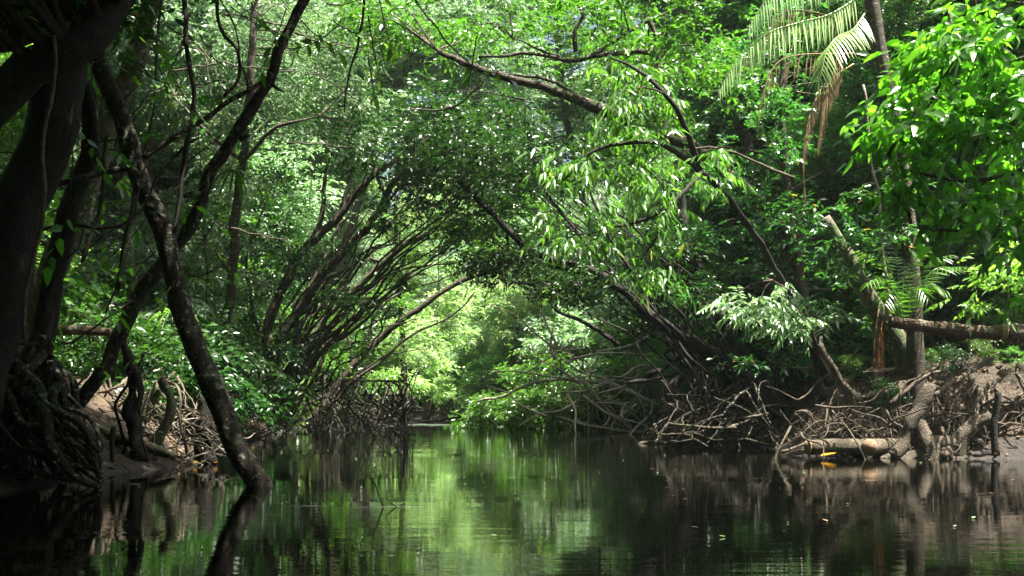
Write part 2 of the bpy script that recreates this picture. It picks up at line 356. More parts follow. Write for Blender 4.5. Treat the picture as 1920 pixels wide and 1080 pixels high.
def tree(name, label, cat, Y, stems, blobs, leaf='leaf', bark='bark', pads=1.1, per=26, tight=.24, fan=None, group=None, twigr=.018, ntw=.5,
         jit=.05, flare=1.5, roots=None, crown='crown', **sp):
    b0 = stem_pts(stems[0], Y)[0]
    rt = root(name, (b0[0], b0[1], max(b0[2], -.3)), label, cat, group)
    lines = []
    for k, st in enumerate(stems):
        tb = Tubes(); pts = stem_pts(st, Y)
        if k == 0 and flare: pts[0][3] *= flare
        lines.append(tb.add(pts, 10 if st[1] > .06 else 7, .2, jit, .10))
        link('trunk' if k == 0 or (len(st) > 3) else 'branch', tb.mesh(name + '_wood', M[bark]), rt)
    if fan:      # many thin stems: base box, end box, count, sag upwards
        (bx0, bx1, by0, by1), (ex0, ex1, ey0, ey1), n, rr = fan
        for _ in range(n):
            u = rng.random(); a = (rng.uniform(bx0, bx1), rng.uniform(by0, by1)); e = (rng.uniform(ex0, ex1), rng.uniform(ey0, ey1)); yy = Y + rng.uniform(-1.5, 2)
            bow = rng.uniform(.02, .16) * (e[1] - a[1]); pts = []
            for f in (0, .2, .42, .63, .82, 1): pts.append((a[0] + (e[0] - a[0]) * f - math.copysign(1, e[0] - a[0]) * -bow * math.sin(f * 3.14) * .6 + rng.normal(0, 7), a[1] + (e[1] - a[1]) * f + bow * math.sin(f * 3.14) * .5 + rng.normal(0, 7), yy + rng.normal(0, .3)))
            tb = Tubes(); tb.add(stem_pts((pts, rng.uniform(.5, 1) * rr, .012)), 5, .3, .1, .08); link('stem', tb.mesh(name + '_stem', M[bark]), rt)
    if blobs:
        bl = [pix_blob(b) for b in blobs]
        O, D, C = crown_points(bl, pads, per, tight=tight)
        allp = np.vstack(lines)[:, :3]; tw = Tubes()
        for c in C[rng.random(len(C)) < ntw]:
            dd = np.linalg.norm((allp - c) * [1, 1, 1.2], axis=1) + np.maximum(0, allp[:, 2] - c[2]) * .8; a = allp[dd.argmin()]
            ln = np.linalg.norm(c - a)
            if ln < .3: continue
            mid = (a + c) / 2 + np.array([0, 0, ln * .12]) + rng.normal(0, ln * .07, 3)
            tw.add([[*a, twigr * (1 + ln * .18)], [*mid, twigr * .8], [*(c + unit(c - a) * .2), twigr * .3]], 4, .45, .04, 0, cap=False)
        if tw.V: link('twigs', tw.mesh(name + '_twigs', M[bark]), rt)
        v, tt, q = sprays(O, D, **sp)
        link(crown, make_mesh(name + '_leaves', v, tt, q, False, M[leaf]), rt)
    return rt

# ---------------------------------------------------------------- forest that fills the banks: kinds built once, then copied
def proto_tree(name, label, h, blobs, leaf, bark='bark', lean=0.0, pads=1.0, per=22, trunk_r=.22, **sp):
    rt = root(name, (0, 0, 0), label, 'tree')
    tb = Tubes(); ln = tb.add([[0, 0, -.3, trunk_r * 1.5], [lean * .2, .1, h * .25, trunk_r], [lean * .5, -.1, h * .55, trunk_r * .7], [lean, 0, h * .9, trunk_r * .25]], 8, .5, .12, .1)
    link('trunk', tb.mesh(name + '_trunk', M[bark]), rt)
    O, D, C = crown_points(blobs, pads, per); tw = Tubes()
    for c in C[rng.random(len(C)) < .45]:
        dd = np.linalg.norm(ln[:, :3] - c, axis=1) + np.maximum(0, ln[:, 2] - c[2] + 1.5); a = ln[dd.argmin()][:3]; l_ = np.linalg.norm(c - a)
        tw.add([[*a, .03 + l_ * .012], [*((a + c) / 2 + [0, 0, l_ * .1] + rng.normal(0, .1 * l_, 3)), .025], [*c, .008]], 4, .6, .08, 0, cap=False)
    link('branches', tw.mesh(name + '_branches', M[bark]), rt)
    v, tt, q = sprays(O, D, **sp)
    link('crown', make_mesh(name + '_leaves', v, tt, q, False, M[leaf]), rt)
    return rt

def rb(n, h0, h1, w, r):     # random crown masses
    return [((rng.normal(0, w), rng.normal(0, w), h0 + (h1 - h0) * (k + .5) / n), np.array(r) * rng.uniform(.8, 1.2)) for k in range(n)]

S1 = dict(size=.19, aspect=.40, k=10, L=.7, pads=4.4, per=26, trunk_r=.14)
protos = [
    proto_tree('broadleaf_tree', 'x', 15, rb(9, 1.5, 16, 1.5, (2.6, 2.6, 1.7)), 'leaf', **S1),
    proto_tree('broadleaf_tree', 'x', 18, rb(11, 1.5, 20, 1.8, (2.9, 2.9, 1.7)), 'leaf_pale', 'bark_pale', **S1),
    proto_tree('broadleaf_tree', 'x', 13, rb(8, 1.5, 14, 1.5, (2.6, 2.6, 1.8)), 'leaf_bright', **S1),
    proto_tree('broadleaf_tree', 'x', 20, rb(11, 2, 22, 1.9, (3.0, 3.0, 1.8)), 'leaf_dark', **S1),
    proto_tree('broadleaf_tree', 'x', 12, rb(8, 1.2, 13, 1.3, (2.5, 2.5, 1.6)), 'leaf_yellow', **S1),
]
bushes = [
    proto_tree('leafy_shrub', 'x', 2.4, rb(3, .5, 2.2, .5, (1.1, 1.1, .8)), 'leaf', trunk_r=.05, pads=5, per=26, size=.15, aspect=.36, k=9, L=.5),
    proto_tree('leafy_shrub', 'x', 3.0, rb(4, .6, 3.0, .5, (1.1, 1.1, .8)), 'leaf_bright', trunk_r=.05, pads=5, per=26, size=.2, aspect=.26, k=9, L=.6, hang=.4),
    proto_tree('leafy_shrub', 'x', 2.0, rb(3, .4, 1.8, .6, (1.2, 1.2, .6)), 'leaf_shade', trunk_r=.05, pads=5, per=26, size=.16, aspect=.42, k=9, L=.5),
]
for b in bushes: b['category'] = 'shrub'
used = set()
def put(lib, k, x, y, s, label, group, z=None, rz=None):
    z = float(ground_z(np.array([x]), np.array([y]))[0]) - .1 if z is None else z
    rz = random.uniform(0, 6.28) if rz is None else rz
    key = (id(lib), k)
    if key not in used:
        used.add(key); o = lib[k]; o.location = (x, y, z); o.rotation_euler = (0, 0, rz); o.scale = (s, s, s); o['label'] = label; o['group'] = group; return o
    return copy_thing(lib[k], (x, y, z), rz, s, label, group)
def xl(y): return np.interp(y, [p[1] for p in LB], [p[0] for p in LB])
def xr(y): return np.interp(y, [p[1] for p in RB], [p[0] for p in RB])
seen = lambda x, y: abs(x) < .53 * y + 2.5
WALLS = [   # side, rows (offset from the bank, first y, last y, step), tree kinds, label, group
    ('L', (3.4, 31, 62, 4.2), [1, 0, 1, 2, 4, 1], 'tall small-leaved tree in the sunlit wall of forest along the left bank', 'forest trees along the left bank'),
    ('L', (7.5, 31, 74, 4.5), [2, 1, 4, 2, 1, 0], 'bright green tree standing back from the left bank behind the dark trunks', 'forest trees behind the left bank'),
    ('L', (12.5, 26, 80, 5.0), [1, 4, 2, 3], 'bright green tree standing back from the left bank behind the dark trunks', 'forest trees behind the left bank'),
    ('R', (3.5, 36, 39, 4.2), [0, 3, 2, 0, 3], 'tall dense tree in the shaded wall of forest along the right bank', 'forest trees along the right bank'),
    ('R', (8.0, 38, 43, 4.5), [3, 0, 1, 2, 0], 'dark green tree standing back from the right bank behind the roots', 'forest trees behind the right bank'),
    ('R', (15., 40, 56, 5.0), [0, 3, 2], 'dark green tree standing back from the right bank behind the roots', 'forest trees behind the right bank'),
]
LOW = [
    ('L', (6.8, 18, 31, 2.2), [4, 2, 1, 2], .58, 'low sunlit young tree with fresh leaves behind the crossing trunks', 'young trees behind the crossing trunks'),
    ('L', (9.8, 20, 33, 2.8), [2, 4, 1], .75, 'bright green tree standing back from the left bank behind the dark trunks', 'forest trees behind the left bank'),
    ('R', (3.0, 27, 38, 3.0), [0, 3, 0], .5, 'low dense tree in the shaded forest of the right bank', 'low trees along the right bank'),
    ('R', (6.5, 23, 40, 3.0), [0, 3, 2, 0], .62, 'low dense tree in the shaded forest of the right bank', 'low trees along the right bank'),
    ('R', (10.5, 23, 42, 3.4), [0, 3, 1], .8, 'dark green tree standing back from the right bank behind the roots', 'forest trees behind the right bank'),
    ('R', (15, 26, 44, 3.8), [0, 3, 0], .95, 'dark green tree standing back from the right bank behind the roots', 'forest trees behind the right bank'),
    ('R', (1.8, 41, 58, 2.6), [4, 1, 2], .42, 'low pale sunlit tree on the right bank behind the fallen tree', 'low sunlit trees behind the fallen tree'),
    ('R', (5.0, 42, 62, 3.0), [1, 2, 4], .62, 'low pale sunlit tree on the right bank behind the fallen tree', 'low sunlit trees behind the fallen tree'),
    ('R', (9.5, 44, 57, 4.0), [2, 1, 4], .9, 'tall bright tree standing back on the right bank behind the fallen tree', 'tall trees behind the fallen tree'),
    ('R', (14, 44, 56, 4.5), [0, 2, 1], 1.2, 'tall bright tree standing back on the right bank behind the fallen tree', 'tall trees behind the fallen tree'),
]
for side, (off, y0, y1, st), kinds, sz, lab, grp in LOW:
    y = y0; k = 0
    while y < y1:
        yy = y + random.uniform(-.7, .7); x = xl(yy) - off + random.uniform(-.8, .8) if side == 'L' else xr(yy) + off + random.uniform(-.8, .8)
        if seen(x, yy): put(protos, kinds[k % len(kinds)], x, yy, sz * random.uniform(.85, 1.15), lab, grp)
        y += st; k += 1
for side, (off, y0, y1, st), kinds, lab, grp in WALLS:
    y = y0; k = 0
    while y < y1:
        yy = y + random.uniform(-1, 1); x = xl(yy) - off + random.uniform(-1, 1) if side == 'L' else xr(yy) + off + random.uniform(-1, 1)
        if seen(x, yy): put(protos, kinds[k % len(kinds)], x, yy, random.uniform(.85, 1.2), lab, grp)
        y += st; k += 1
for x, y, k, s in [(-5, 100, 2, 1.2), (-1, 98, 1, 1.1), (3, 96, 2, 1.2), (-9, 102, 4, 1.3), (-3, 106, 1, 1.4), (5, 100, 2, 1.4), (10, 94, 4, 1.3), (-14, 98, 2, 1.4),
                   (0, 100, 4, 1.5), (12, 96, 1, 1.5), (-20, 100, 1, 1.5), (-8, 106, 2, 1.6), (8, 106, 4, 1.6), (18, 92, 2, 1.4), (14, 82, 1, 1.3), (20, 76, 2, 1.4), (17, 68, 1, 1.4), (23, 66, 2, 1.4), (12, 106, 2, 1.6), (-27, 96, 4, 1.5)]:
    put(protos, k, x, y, s, 'far hazy tree closing the end of the river at the bend', 'far trees where the river bends away')
for x, y, k, s_ in [(-12, 3, 0, 1), (-11, -3, 3, .9), (-10, -9, 0, .9), (-13, 9, 3, 1), (13, -3, 3, 1), (12, -9, 0, 1), (-5, -16, 0, 1), (1, -17, 3, 1), (7, -15, 0, 1), (-14, 15, 3, 1), (-9.5, 0, 0, .8), (-9, -6, 3, .9), (-3, -13, 3, 1), (4, -12, 0, 1), (10, -6, 3, .9), (-8.5, 5, 3, .6)]:  # unseen trees around the camera, put in to cut light on the foreground
    put(protos, k, x, y, s_, 'unseen forest tree around the viewer, added to shade the foreground', 'unseen shading trees around the viewer')
for x, y, k, s_ in [(-2.5, 70, 1, .42), (-.3, 68, 1, .45), (1.8, 65, 1, .45), (-5, 77, 1, .5), (-3, 79, 1, .55), (-.5, 77, 1, .6), (2, 74, 1, .6), (4.5, 72, 1, .6), (-8, 81, 1, .6), (-6, 84, 1, .75), (-2, 85, 1, .8), (2, 83, 2, .8), (-11, 84, 1, .7), (6, 80, 1, .9), (-9, 90, 1, .95)]:
    put(protos, k, x, y, s_, 'low pale sunlit tree in the bright opening at the river bend', 'sunlit low trees at the river bend')
for x, y, k, s_ in [(-1.0, 65, 1, 1.3), (-3.4, 71, 1, 1.5), (.5, 63, 0, 1.3), (2, 60, 1, 1.3), (3.6, 57.5, 0, 1.3), (-2.5, 68, 0, 1.4), (-5.5, 75, 0, 1.5), (-14, 74, 1, 1.6), (-10, 80, 1, 1.8), (-6, 77, 0, 1.6), (-3, 76, 2, 1.7), (0, 73, 1, 1.7), (3, 70, 0, 1.6), (-12, 84, 2, 2), (-7, 86, 0, 2), (-1, 82, 1, 2.2), (4, 78, 2, 2)]:
    put(bushes, k, x, y, s_, 'leafy shrub low on the far bank where the river bends', 'shrubs on the far bank')
y = 17.0
while y < 66:
    for side in 'LR':
        for off in (1.0, 2.6, 3.8):
            if random.random() < (.45 if side == 'L' and y < 27 else .12): continue
            x = xl(y) - off + random.uniform(-.5, .5) if side == 'L' else xr(y) + off + random.uniform(-.5, .5)
            if side == 'R' and y < 26: continue
            if seen(x, y):
                put(bushes, random.choice([2] if y < 30 else [0, 1, 2, 0]), x, y + random.uniform(-.6, .6), random.uniform(.8, 1.35),
                    'leafy shrub growing low on the left bank under the trees' if side == 'L' else 'leafy shrub growing low on the right bank under the trees',
                    'shrubs along the left bank' if side == 'L' else 'shrubs along the right bank')
    y += 2.1

# ---------------------------------------------------------------- left foreground trees, dark against the light behind
DK = dict(size=.16, aspect=.42, k=8, L=.5)
# every tuple: ([(px, py, Y) ...], radius at the start, radius at the end)
tree('leaning_tree', 'dark lichened trunk rising from the water and leaning left, in front of the slanting trunk', 'tree', 12.4,
     [([(492, 935), (483, 908), (450, 850), (420, 775), (385, 690), (350, 600), (330, 525), (312, 465), (288, 400), (258, 320), (235, 262), (213, 195), (192, 130), (178, 50), (150, -60), (120, -220)], .15, .10),
      ([(270, 292, 12.4), (300, 275, 12.5), (350, 243, 12.6), (400, 215, 12.8), (440, 185, 12.9), (490, 150, 13.0)], .038, .03),
      ([(258, 320, 12.4), (235, 314, 12.4), (190, 325, 12.2), (130, 341, 12), (80, 356, 12)], .032, .04)],
     [(60, -420, 12.5, 380, 120, 2.4)], 'leaf_dark', 'bark_shade', jit=.04, flare=1.0, pads=2.5, **DK)
tree('slanting_tree', 'dark slender trunk slanting up right from the left roots, behind the lichened trunk', 'tree', 13.2,
     [([(-60, 905, 13.4), (0, 880), (35, 858), (100, 808), (160, 735), (230, 620), (292, 512), (330, 450), (375, 372), (415, 295), (455, 235), (482, 178), (498, 148), (522, 98), (550, 48), (575, -8), (610, -90), (660, -240)], .105, .06),
      ([(497, 152), (510, 160), (528, 172)], .03, .012),
      ([(455, 262, 13.2), (470, 258, 13.1), (450, 262, 13)], .03, .015)],
     [(700, -420, 13.5, 330, 110, 2.4)], 'leaf_dark', 'bark_shade', jit=.05, flare=1.0, pads=2.2, **DK)
tree('big_dark_tree', 'huge near-black trunk filling the upper left corner, with a thick limb across it', 'tree', 11.0,
     [([(-60, 760), (-15, 620), (10, 520), (35, 420), (62, 320), (92, 225), (112, 150), (132, 60), (160, -60), (190, -250)]  , .29, .25),
      ([(-80, 255, 10), (-20, 210, 10), (60, 132, 10), (120, 92, 10), (185, 45, 10.2), (240, -15, 10.5), (330, -110, 11)], .21, .15),
      ([(-40, 60, 10.6), (40, 40, 10.6), (95, -10, 10.6), (130, -90, 10.6)], .28, .24)],
     [('w', -6, 9, 10, 4, 4, 1.6), ('w', -1.5, 11, 10.5, 4, 4, 1.6), ('w', 2.5, 10, 11.5, 3.5, 4, 1.6), ('w', -4, 5, 9, 4, 4, 1.6), ('w', 1, 5, 10, 4, 4, 1.5), ('w', -2, 13.5, 11.5, 3.5, 2, 1.3), ('w', -5, 0, 9, 4, 4, 1.6), ('w', 2, -2, 10, 5, 4, 1.6), (60, 20, 10.4, 130, 90, .6)], 'leaf_dark', 'bark_black', pads=2.6, flare=1.3, **DK)  # crown masses overhead are out of view, placed to shade the left foreground
tree('mossy_trunk_tree', 'mossy brown trunk leaning right behind the huge dark one, lit pale near the top', 'tree', 14.5,
     [([(25, 730), (48, 650), (75, 575), (105, 505), (132, 435), (152, 372), (178, 300), (205, 225), (235, 150), (250, 100), (270, 45), (297, -30), (330, -150)], .23, .12),
      ([(150, 372), (170, 330), (195, 290), (200, 210), (195, 130)], .07, .04)],
     [(330, -330, 14.5, 260, 100, 2.2), (60, 480, 15.2, 130, 110, .7)], 'leaf_bright', 'bark_moss', pads=2.0, size=.2, aspect=.42, k=7, L=.5)
tree('dark_limbed_tree', 'dark trunk at the far left edge between the huge trunk and the water', 'tree', 12.6,
     [([(60, 700), (72, 640), (88, 560), (112, 480), (132, 400), (150, 330), (165, 250), (160, 160)], .16, .10)], [], 'leaf', 'bark_black', flare=1.4)

def vine(label, pts, r0, r1=None, mat='vine', cat='vine', name='hanging_vine', group=None, jit=.03, sides=6):
    tb = Tubes(); tb.add(stem_pts((pts, r0, r1 or r0), pts[0][2]), sides, .14, jit, .06)
    return single(name, tb.mesh(name, M[mat]), label, cat, group)
vine('long dark woody vine hanging straight down between the crossing trunks', [(340, -20, 12), (350, 60), (358, 160), (357, 230), (351, 300), (341, 362), (327, 412), (318, 440)], .033, .026)
vine('forked dark vine hanging from the top edge to the fork of the slanting trunk', [(410, -20, 12.5), (409, 30), (421, 70), (440, 92), (447, 120), (448, 142), (440, 165), (425, 180)], .026, .02)
vine('thin vine slanting down from the top edge to the tuft on the branch', [(415, 5, 12.4), (440, 50), (447, 110), (462, 140), (470, 172)], .012)
vine('thin straight vine beside the mossy trunk', [(302, -20, 13), (296, 90), (290, 170), (283, 230), (270, 292)], .014)
vine('pale grey vine hanging in front of the huge dark trunk', [(102, -20, 9.8), (100, 60), (97, 140), (92, 220), (85, 290), (76, 380), (66, 460), (54, 550), (48, 640)], .022, mat='root')
vine('vine arching from the left edge over to the woody vine', [(-10, 478, 12), (60, 440), (120, 424), (170, 428), (215, 422), (262, 393), (290, 352), (308, 318), (348, 280), (370, 262)], .021, .016)
vine('thin dark vine left of the lichened trunk, thicker one', [(200, 250, 12), (196, 330), (182, 400), (165, 465), (157, 492)], .024)
vine('dark cord-like vine close behind the lichened trunk', [(250, 330, 12.8), (248, 380), (238, 440), (228, 500), (222, 545)], .022)
vine('hair-thin vine hanging under the branch fork toward the yellow leaf', [(388, 330, 12.6), (387, 420), (385, 520), (384, 570)], .007)
vine('black whip-like vine hanging alone right of the crossing trunks', [(681, -20, 13), (678, 40), (670, 90), (658, 130), (650, 175), (643, 210)], .022, .010)
vine('thin dark stem slanting down to the small bright leaf sprig at the top centre', [(770, -15, 11), (800, 30), (840, 75), (880, 115), (905, 145), (922, 168)], .010, .006)
vine('twisted looping vine in the shadow at the left edge', [(0, 285, 11.5), (80, 287), (120, 292), (160, 270), (220, 262)], .008)
vine('slender vine sagging along the left bank under the branch', [(20, 645, 12), (70, 650), (130, 640), (200, 600), (250, 560)], .012)
vine('looping vine over the left trunks near the middle', [(200, 590, 12), (212, 560), (240, 470), (248, 400), (262, 350), (280, 300)], .013)
for pts in ([(120, 195, 10.5), (125, 240), (135, 300), (128, 360)], [(160, 420, 12), (150, 470), (105, 490), (60, 478)], [(55, 560, 12), (60, 500), (50, 450), (66, 380)],
            [(300, 300, 13), (330, 320), (360, 300), (420, 250)], [(170, 30, 12), (180, 90), (172, 150), (190, 220)], [(262, 440, 13), (290, 480), (330, 520), (340, 560)]):
    vine('thin dark tendril among the left foreground trunks', pts, .008, group='tendrils among the left trunks')

# leaf sprigs hanging in the foreground shade
def sprig_plant(name, label, cat, specs, leaf, bark='vine', group=None, rstem=.008, **sp):
    """specs: (px, py, Y, direction px, py, length m, leaves)"""
    for i, (px, py, Y, dx, dy, Ln, k) in enumerate(specs):
        rt = root(name, P(px, py, Y), label, cat, (group or label) if len(specs) > 1 else None); tb = Tubes()
        o = P(px, py, Y)[None]; d = unit(np.array([[dx, rng.normal(0, .25), -dy]]))
        kw = dict(sp); kw['k'] = k; kw['L'] = Ln; kw.setdefault('droop', .15)
        v, t_, q = sprays(o, d, **kw); e = o[0] + d[0] * Ln * .95 - [0, 0, kw['droop'] * Ln * .9]
        tb.add([[*(o[0] - d[0] * .25 + [0, 0, .1]), rstem], [*o[0], rstem], [*((o[0] + e) / 2 + [0, 0, kw['droop'] * Ln * .2]), rstem * .7], [*e, rstem * .3]], 4, .12, 0, 0, cap=False)
        link('stem', tb.mesh(name, M[bark]), rt)
        link('leaves', make_mesh(name, v, t_, q, False, M[leaf]), rt)
BG = dict(size=.17, aspect=.5, big=True, pinn=.9, jitter=.25, hang=.25)
sprig_plant('leafy_sprig', 'small bright green leaf sprig hanging in front of the arched limb, top centre', 'leaves', [(880, 128, 10.6, 1, .1, .5, 6), (885, 125, 10.6, -.2, 1, .2, 4)], 'leaf_bright', **BG)
sprig_plant('leafy_sprig', 'yellow-green drooping leaf sprig hanging left of the arched limb', 'leaves', [(700, 90, 11, .2, 1, .4, 6), (700, 165, 11, .2, 1, .25, 5)], 'leaf_yellow', **{**BG, 'size': .12})
sprig_plant('leafy_sprig', 'green leaves on twigs at the top edge beside the whip-like vine', 'leaves', [(660, 60, 12, 1, .1, .7, 7), (640, 10, 12, 1, -.1, .6, 6), (720, 40, 12, .3, 1, .35, 5)], 'leaf_bright', **BG)
sprig_plant('leafy_sprig', 'leafy twig among the vines between the mossy trunk and the long woody vine', 'leaves',
            [(250, 60, 12.6, 1, .5, .6, 7), (262, 120, 12.6, .8, .8, .6, 7), (330, 60, 12, .9, .3, .5, 5), (345, 180, 12, .6, .7, .5, 6), (300, 130, 12.6, .3, .9, .6, 7), (335, 100, 12, -.5, .6, .45, 6)], 'leaf_bright', **BG)
sprig_plant('leafy_sprig', 'dark leaf sprays in the shade across the lichened trunk', 'leaves',
            [(190, 110, 11.6, -.7, .8, .6, 7), (210, 280, 11.8, .8, .5, .5, 6), (150, 240, 11, .6, .9, .5, 6), (200, 560, 11.6, .6, .6, .6, 6), (130, 400, 11.5, -.5, .8, .6, 6), (310, 640, 12.2, -.9, .5, .6, 6), (60, 620, 11.5, 1, .4, .7, 7)], 'leaf_vivid', **BG)
sprig_plant('leafy_sprig', 'green leaf twigs at the top between the two trunk forks', 'leaves', [(470, 40, 12.4, 1, .3, .5, 6), (520, 65, 12.4, -.5, .9, .4, 5), (600, 75, 12.6, -1, .2, .5, 6), (585, 60, 12.6, .7, .4, .5, 6), (450, 10, 12, .8, .6, .4, 5)], 'leaf_bright', **BG)

# bromeliads: rosettes of strap leaves
def rosette(label, px, py, Y, n, ln, wd, leaf='leaf_bright', name='bromeliad', cat='bromeliad', up=.7, droop=.8):
    c = P(px, py, Y); parts = []
    for k in range(n):
        a = rng.uniform(0, 6.28); e = rng.uniform(.1, 1.2) * up; d = np.array([math.cos(a), math.sin(a), e]); d /= np.linalg.norm(d)
        t = np.linspace(0, 1, 7)[:, None]; l_ = ln * rng.uniform(.7, 1.1)
        pc = c + d * l_ * t + np.array([0, 0, -1]) * droop * l_ * t ** 2.2; s = unit(np.cross(d, [0, 0, 1.0])); wv = wd * np.array([.6, 1, 1, .9, .7, .4, .03])[:, None]
        V = np.stack([pc - s * wv / 2 + [0, 0, wd * .2], pc, pc + s * wv / 2 + [0, 0, wd * .2]], 1).reshape(-1, 3)
        Q = np.array([[i * 3 + j, i * 3 + j + 1, i * 3 + j + 4, i * 3 + j + 3] for i in range(6) for j in range(2)])
        parts.append((V, np.zeros((0, 3), int), Q))
    v, t_, q = cat_mesh(parts); return single(name, make_mesh(name, v, t_, q, True, M[leaf]), label, cat)
rosette('spiky bromeliad tuft growing on the branch just left of the slanting trunk', 415, 185, 12.8, 22, .30, .03)
rosette('drooping strap-leaved tuft hanging under the knob of the slanting trunk', 440, 320, 13.1, 16, .5, .035, 'leaf', up=.2, droop=1.0)
rosette('bromeliad tuft perched on the arching stems of the left shrubs', 690, 425, 30, 20, .7, .09, 'leaf_bright')
rosette('bromeliad perched at the upper end of the thick arching stem', 722, 430, 30, 18, .6, .08, 'leaf_dark')
rosette('yellow-green bromeliad high on the low arching branch, with hanging roots', 1130, 612, 33, 20, .8, .1, 'leaf_yellow')
rosette('small rosette on the shaded arching stem near the crossing trunks', 560, 460, 30, 18, .6, .08, 'leaf_bright')
rosette('grassy tuft between the left trunks above the pale soil', 140, 590, 15.5, 20, .42, .04, 'leaf_bright')
rosette('bamboo-like grassy clump behind the crossing of the trunks', 325, 590, 17, 30, .6, .03, 'leaf_bright', up=.9)
rosette('bromeliad with a dry yellow leaf right of the lichened trunk', 362, 530, 14, 16, .35, .04, 'leaf_bright')
rosette('small rosette plant on the leaning trunk at the right', 1590, 520, 20.5, 18, .35, .045, 'leaf_bright')

# ---------------------------------------------------------------- left middle: arching many-stemmed trees over the river
AR = dict(size=.17, aspect=.40, k=10, L=.6)
tree('arching_tree', 'many-stemmed dark tree on the left bank, steep stems fanning right over the river', 'tree', 30,
     [([(478, 775), (487, 735), (500, 645), (522, 555), (575, 465), (640, 398), (700, 330), (765, 285), (840, 240)], .19, .07),
      ([(482, 770), (512, 690), (545, 605), (620, 500), (682, 432), (722, 372), (760, 300), (800, 255), (850, 215)], .16, .06),
      ([(575, 465), (605, 395), (612, 300), (610, 200)], .09, .04), ([(640, 398), (655, 340), (648, 270), (672, 190)], .07, .03),
      ([(722, 372), (700, 300), (735, 240), (790, 190)], .06, .03), ([(682, 432), (760, 350), (850, 330), (930, 330)], .05, .02),
      ([(700, 330), (740, 345), (800, 380), (850, 395)], .05, .02), ([(500, 645), (470, 560), (465, 470), (500, 380)], .06, .03),
      ([(760, 300), (830, 360), (850, 390)], .04, .02), ([(545, 605), (600, 560), (690, 470), (735, 460)], .05, .02)],
     [(520, 400, 31, 110, 90, 1.8), (720, 250, 30, 150, 70, 2.0), (860, 250, 31, 130, 60, 2.2), (860, 350, 31, 110, 45, 1.8), (500, 560, 31.5, 90, 70, 1.2), (980, 310, 31, 90, 70, 2), (600, 480, 29, 60, 40, .8), (660, 560, 29, 60, 40, .7), (560, 640, 28.5, 60, 40, .7), (700, 400, 29.5, 60, 35, .8), (480, 680, 28, 50, 35, .7), (820, 310, 30, 90, 50, 1.4), (930, 380, 30, 80, 45, 1.4)],
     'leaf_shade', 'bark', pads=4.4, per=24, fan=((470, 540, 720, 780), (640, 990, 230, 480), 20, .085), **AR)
tree('arching_tree', 'left bank tree whose thick pale-lit stem arches right beneath the fan of dark stems', 'tree', 33,
     [([(515, 785), (545, 715), (580, 640), (640, 565), (720, 492), (765, 455), (805, 434), (850, 416), (905, 398), (980, 390)], .15, .06),
      ([(805, 434), (830, 405), (835, 390)], .05, .02), ([(720, 492), (690, 480), (740, 455), (830, 445), (880, 443)], .05, .02), ([(640, 565), (700, 530), (760, 505), (840, 495), (930, 480)], .05, .02),
      ([(580, 640), (660, 575), (700, 540), (745, 470), (760, 440)], .045, .02)],
     [(900, 420, 33, 120, 50, 1.8), (980, 450, 33, 90, 40, 1.6), (560, 640, 34, 90, 60, 1.2), (740, 560, 33, 60, 30, .8), (650, 660, 33, 60, 40, .8), (830, 480, 33, 60, 25, .8), (1000, 400, 33, 70, 50, 1.2)], 'leaf', 'bark_moss', pads=3.0, per=24, **AR)
tree('arching_tree', 'lowest arching tree of the left bank, its bent stem framing the opening over the water', 'tree', 38,
     [([(590, 795), (625, 735), (690, 655), (742, 610), (790, 575), (830, 547), (882, 520), (940, 506), (1000, 500)], .17, .06),
      ([(625, 735), (700, 690), (740, 650), (790, 620), (850, 590), (890, 550)], .07, .03), ([(690, 655), (700, 600), (740, 555), (810, 530), (930, 482)], .06, .025),
      ([(610, 760), (660, 680), (650, 620), (680, 560)], .07, .03), ([(600, 780), (640, 740), (720, 668), (800, 655)], .05, .02), ([(598, 785), (610, 700), (600, 640)], .05, .03)],
     [(620, 610, 39, 80, 60, 1.6), (720, 580, 40, 60, 35, 1.5), (980, 480, 38, 80, 40, 1.8), (700, 690, 40, 70, 45, 1.4)], 'leaf_bright', 'bark', pads=3.0, per=24, **AR)
for k, pts in enumerate(([(495, 770, 29), (560, 700), (640, 620), (700, 560), (770, 520)], [(520, 780, 31), (590, 720), (660, 640), (750, 580)], [(500, 765, 30), (530, 660), (600, 560), (640, 500), (700, 440)],
                         [(560, 790, 34), (600, 700), (680, 630), (780, 600)], [(540, 780, 32), (640, 690), (700, 640), (730, 560)], [(575, 790, 35), (650, 730), (700, 660), (720, 600)])):
    vine('slim dark stem among the leaning stems of the left bank', pts, .045, .02, name='slim_leaning_tree', cat='tree', group='slim leaning stems on the left bank', jit=.12)

